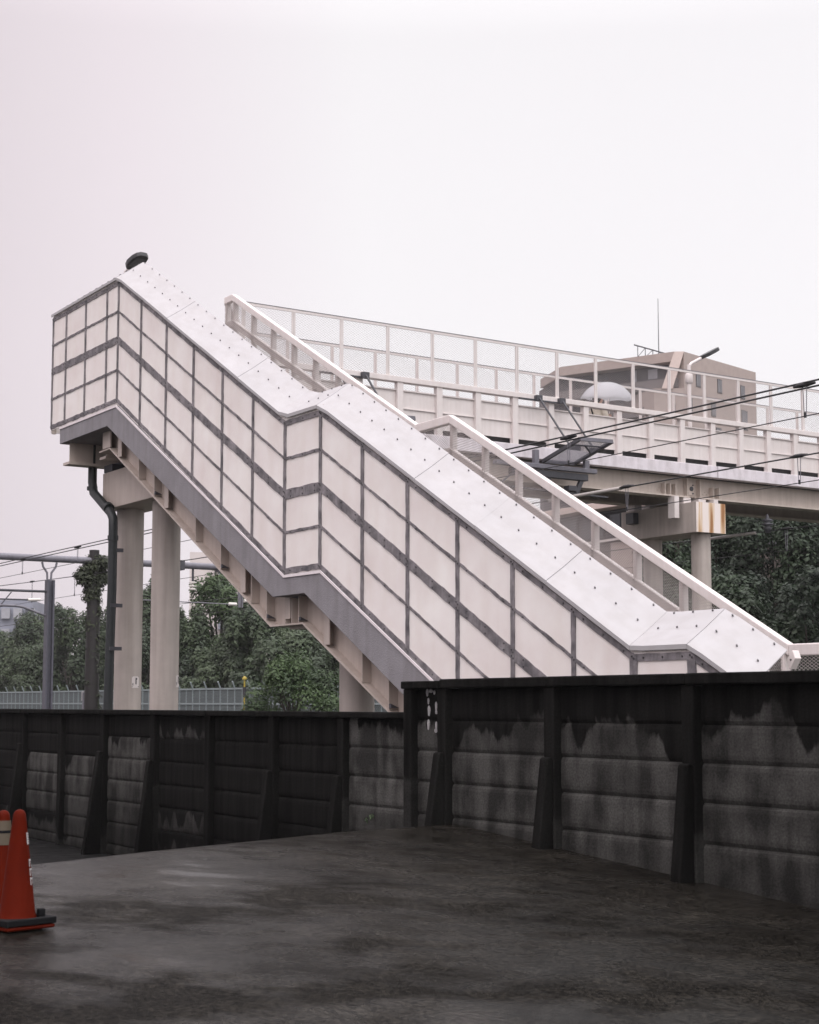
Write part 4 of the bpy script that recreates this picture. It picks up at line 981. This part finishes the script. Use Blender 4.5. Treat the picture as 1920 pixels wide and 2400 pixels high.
for i, (x, ytop, Y, wpx, lab) in enumerate([
    (1590, 1215, 47, 190, 'dark tree seen between the two bridge pier columns'),
    (1700, 1150, 50, 260, 'dark tree just right of the bridge pier'),
    (1830, 1165, 48, 260, 'dark tree behind the hanging insulator at right'),
    (1960, 1150, 50, 260, 'dark tree at the right picture edge'),
    (1740, 1330, 42, 260, 'low dark tree above the bottom handrail, right of the pier column'),
    (1900, 1360, 40, 260, 'low dark tree at the right edge above the concrete wall'),
    (1610, 1400, 44, 180, 'low dark tree between the pier columns near the foot of the flight'),
    (2090, 1180, 47, 240, 'dark tree beyond the right picture edge')]):
    h = (1648 - ytop) / 3694 * Y + 2.05
    tree(px(x, Y), Y, h, wpx * .55 / 3694 * Y, lab, 31 + i, 26000, .12, M_leafd, group=RG, low=.03, clumps=50)
tree(px(690, 45), 45, 3.62, 1.35, 'bright leafy bush standing on the trackside left of the single column', 91, 12000, .085, M_leafb, name='bush', clumps=44, low=.08, cat='bush')
# ivy on the pole
rg = random.Random(5)
ic = [((-33 + rg.uniform(-.12, .12), 9.5 + rg.uniform(-.35, .35), 4.25 + rg.uniform(-.35, .25)), (.28, .34, .28)) for _ in range(9)]
ic += [((-33, 9.5, 3.75), (.3, .34, .4)), ((-33, 9.42, 3.4), (.27, .3, .4))]
ic += [((-33, 9.5 + rg.uniform(-.08, .08), z), (.24, .24, .4)) for z in [-1.6 + .45 * k for k in range(12)]]
leaves('ivy', pole, M_ivy, ic, 14000, .085, 8, .5)

# ------------------------------------------------------------------ buildings
def wbox(mb_, p, q, z0, z1, depth, mi=0):
    """wall slab between plan points p and q (uv), depth to the far side"""
    p = Vector(p); q = Vector(q); t = (q - p).normalized(); n = Vector((-t[1], t[0]))
    if n.dot(Vector(xy2uv(0, 0)) - p) > 0: n = -n
    pts = [p, q, q + n * depth, p + n * depth]
    mb_.prismz([(a[0], a[1]) for a in pts], z0, z1, mi)
    return n
def uv(x, y): return Vector(xy2uv(x, y))
tb = thing('tan_building', 'tan tiled apartment building with a sloping roof edge behind the footbridge', 'building', (*xy2uv(30, 175), GZ))
A, B_, C_, L_, T_ = uv(30.1, 170), uv(40.4, 181), uv(29.0, 170), uv(17.3, 178), uv(15.6, 185)
ZT = 38.42
m = MB(); m.prismz([tuple(p) for p in (A, B_, uv(30, 195), uv(20, 186))], GZ, ZT - .5); m.prismz([tuple(p) for p in (A, B_, uv(30, 195), uv(20, 186))], ZT - .5, ZT); m.build('right_block', M_tile, tb)
m = MB(); n_ = Vector((.3, .9)); 
f0 = [(29.05, 170, ZT), (30.12, 169.95, ZT), (28.8, 169.9, 34.3), (27.6, 169.95, 34.3)]
b0 = [(x + .5, y + 3, z) for x, y, z in f0]
vs = [(*xy2uv(x, y), z) for x, y, z in f0 + b0]
m.add(vs, [(0, 1, 2, 3), (4, 7, 6, 5), (0, 4, 5, 1), (1, 5, 6, 2), (2, 6, 7, 3), (3, 7, 4, 0)]); m.build('slanted_fin', M_tile2, tb)
m = MB(); m.prismz([tuple(p) for p in (uv(26.8, 170.2), A + Vector((0.02, .02)), uv(20, 188), uv(20, 186))], GZ, 34.35); m.build('lower_corner', M_tile, tb)
for zt_, nm_, mt in ((ZT, 'roof_band', M_tile), (35.55, 'balcony_band', M_slab), (32.65, 'balcony_band', M_slab)):
    m = MB(); h_ = 1.05
    wbox(m, C_ + Vector((.05, .05)), L_, zt_ - h_, zt_, 9); wbox(m, L_, T_, zt_ - h_, zt_ - .01, 6); m.build(nm_, mt, tb)
m = MB(); dd = uv(0, 1.8) - uv(0, 0)
wbox(m, C_ + dd, L_ + dd, GZ, ZT - 1.06, 8); wbox(m, L_ + dd, T_ + dd * 1.0, GZ, ZT - 1.07, 5); m.build('recessed_wall', M_dwall, tb)
for fx, z0, z1, wd, mt in ((.12, 36.0, 37.1, .08, M_glassl), (.3, 35.7, 37.2, .05, M_glassl), (.55, 35.8, 37.0, .1, M_glass), (.62, 33.2, 34.4, .06, M_glassl), (.72, 33.2, 34.4, .06, M_glassl), (.2, 33.0, 34.2, .06, M_glassl), (.4, 33, 34.3, .08, M_glass)):
    p = (C_ + dd).lerp(L_ + dd, fx); q = (C_ + dd).lerp(L_ + dd, fx + wd); m = MB(); wbox(m, p - dd * .02, q - dd * .02, z0, z1, .03); m.build('window', mt, tb)
t_ = (B_ - A).normalized(); nn = Vector((t_[1], -t_[0]))
if nn.dot(uv(0, 0) - A) < 0: nn = -nn
LAB = (B_ - A).length
for s_, zc, wd, hh in ((.185, 35.6, .95, 1.5), (.475, 35.6, .95, 1.6), (.80, 35.6, .95, 1.6), (.07, 32.75, .9, 1.6), (.385, 32.75, .95, 1.6), (.82, 32.4, 1.3, 2.3), (.45, 30.0, 1.1, 1.6), (.82, 29.3, 1.1, 1.8)):
    c = A + t_ * LAB * s_
    m = MB(); wbox(m, c - t_ * wd / 2 + nn * .05, c + t_ * wd / 2 + nn * .05, zc - hh / 2, zc + hh / 2, .1); w_ = m.build('window', M_frame, tb)
    m = MB(); wbox(m, c - t_ * (wd / 2 - .1) + nn * .08, c - t_ * .05 + nn * .08, zc - hh / 2 + .12, zc + hh / 2 - .12, .05); wbox(m, c + t_ * .05 + nn * .08, c + t_ * (wd / 2 - .1) + nn * .08, zc - hh / 2 + .12, zc + hh / 2 - .12, .05); m.build('pane', M_glassm, sub(tb, w_))
m = MB(); p = xy2uv(28.0, 174); m.tube([(*p, ZT - .1), (*p, 45.4)], [.06, .03], 6); m.build('mast', M_gun, tb)
m = MB()
q0, q1 = (*xy2uv(25.0, 172.5), 39.75), (*xy2uv(29.2, 172.5), 38.55)
m.bar(q0, q1, .12, .12)
for k in range(5):
    f = k / 5 + .1; p = Vector(q0).lerp(Vector(q1), f); m.bar((p[0], p[1], ZT - .05), p, .06, .06, up=(1, 0, 0))
    if k < 4: p2 = Vector(q0).lerp(Vector(q1), f + .2); m.bar((p[0], p[1], ZT - .05), p2, .05, .05, up=(1, 0, 0))
m.build('roof_rack', M_gun, tb)

hb = thing('grey_building', 'low grey and brown building seen under the footbridge behind the pier', 'building', (-27, 26, GZ))
m = MB(); m.box(-34, -23.2, 24.0, 33, GZ, 5.28); m.build('wall', M_brown, hb)
m = MB(); m.box(-24.8, -23.15, 23.97, 24.0, 1.0, 5.2); m.build('tiled_wall', M_tile, hb)
m = MB(); m.box(-34, -23.6, 24.15, 33, 5.281, 6.3); m.build('upper_wall', M_blue if False else M_dwall, hb)
m = MB(); m.box(-34.2, -23.5, 23.6, 33, 6.30, 6.52); bevel(m.build('roof', M_tile2, hb), .02)
m = MB(); m.box(-34, -23.5, 23.88, 24.0, 5.25, 5.32); m.build('sill_band', M_pale, hb)
for k in range(7):
    u = -33.4 + k * 1.4; m = MB(); m.box(u, u + 1.15, 24.11, 24.149, 5.4, 6.2); w_ = m.build('window', M_frame, hb)
    m = MB(); m.box(u + .06, u + .54, 24.09, 24.12, 5.46, 6.14); m.box(u + .60, u + 1.09, 24.09, 24.12, 5.46, 6.14); m.build('pane', M_glass, sub(hb, w_))
m = MB(); m.box(-29.6, -28.9, 24.05, 24.10, 5.62, 5.86); m.build('vent_louvre', M_gunl, hb)
m = MB(); m.box(-36, -29, 30, 40, GZ, 8.6); o = m.build('roof_shed', M_dwall, hb)

tw = thing('pale_tower', 'pale pinkish apartment block far behind the tallest tree', 'building', (*xy2uv(-17, 155), GZ))
m = MB(); q = [uv(-21, 150), uv(-13, 152), uv(-13.5, 165), uv(-22, 163)]; m.prismz([tuple(p) for p in q], GZ, 14.4); m.build('wall', M_pale, tw)
for zc in (13.0, 10.4, 7.8):
    m = MB(); a_, b2 = uv(-18.2, 149.7), uv(-16.6, 149.9); wbox(m, a_, b2, zc - .8, zc + .6, 1.0); bl = m.build('balcony', M_blue, tw)
    m = MB(); wbox(m, uv(-18.0, 149.5), uv(-17.0, 149.6), zc - .5, zc + .5, .1); m.build('pane', M_glassl, sub(tw, bl))
bb = thing('blue_grey_building', 'hazy blue-grey building at the far left edge behind the trees', 'building', (*xy2uv(-41, 155), GZ))
m = MB(); q = [uv(-52, 150), uv(-36.4, 152), uv(-37, 165), uv(-52, 163)]; m.prismz([tuple(p) for p in q], GZ, 9.9); m.build('wall', M_blue, bb)
for k in range(5):
    for zc in (8.6, 6.6):
        x = -41.5 + k * 1.15; m = MB(); wbox(m, uv(x, 151.2), uv(x + .8, 151.3), zc - .5, zc + .5, .6); m.build('window', M_glassl if (k + int(zc)) % 3 else M_glass, bb)

# small weed at the wall foot
wd = thing('weed', 'tiny green weed growing at the foot of the low wall', 'weed', (2.0, -1.2, zpave(2.2, -1.2) - .05))
leaves('leaves', wd, M_leafb, [((1.0 + .1 * k, -1.16, -1.14 + .03 * k), (.025, .025, .03)) for k in range(2)], 40, .022, 3)
# rain haze
hz = bpy.data.materials.new('haze'); hz.use_nodes = True; hn = hz.node_tree.nodes; hn.clear()
ho = hn.new('ShaderNodeOutputMaterial'); hv = hn.new('ShaderNodeVolumePrincipled'); hv.inputs['Color'].default_value = (.93, .91, .93, 1); hv.inputs['Density'].default_value = .0003
hz.node_tree.links.new(hv.outputs[0], ho.inputs['Volume'])
m = MB(); m.box(-330, 330, -330, 330, GZ - 1, 48); o = m.build('haze', hz, loc=(0, 0, GZ)); tag(o, kind='stuff')
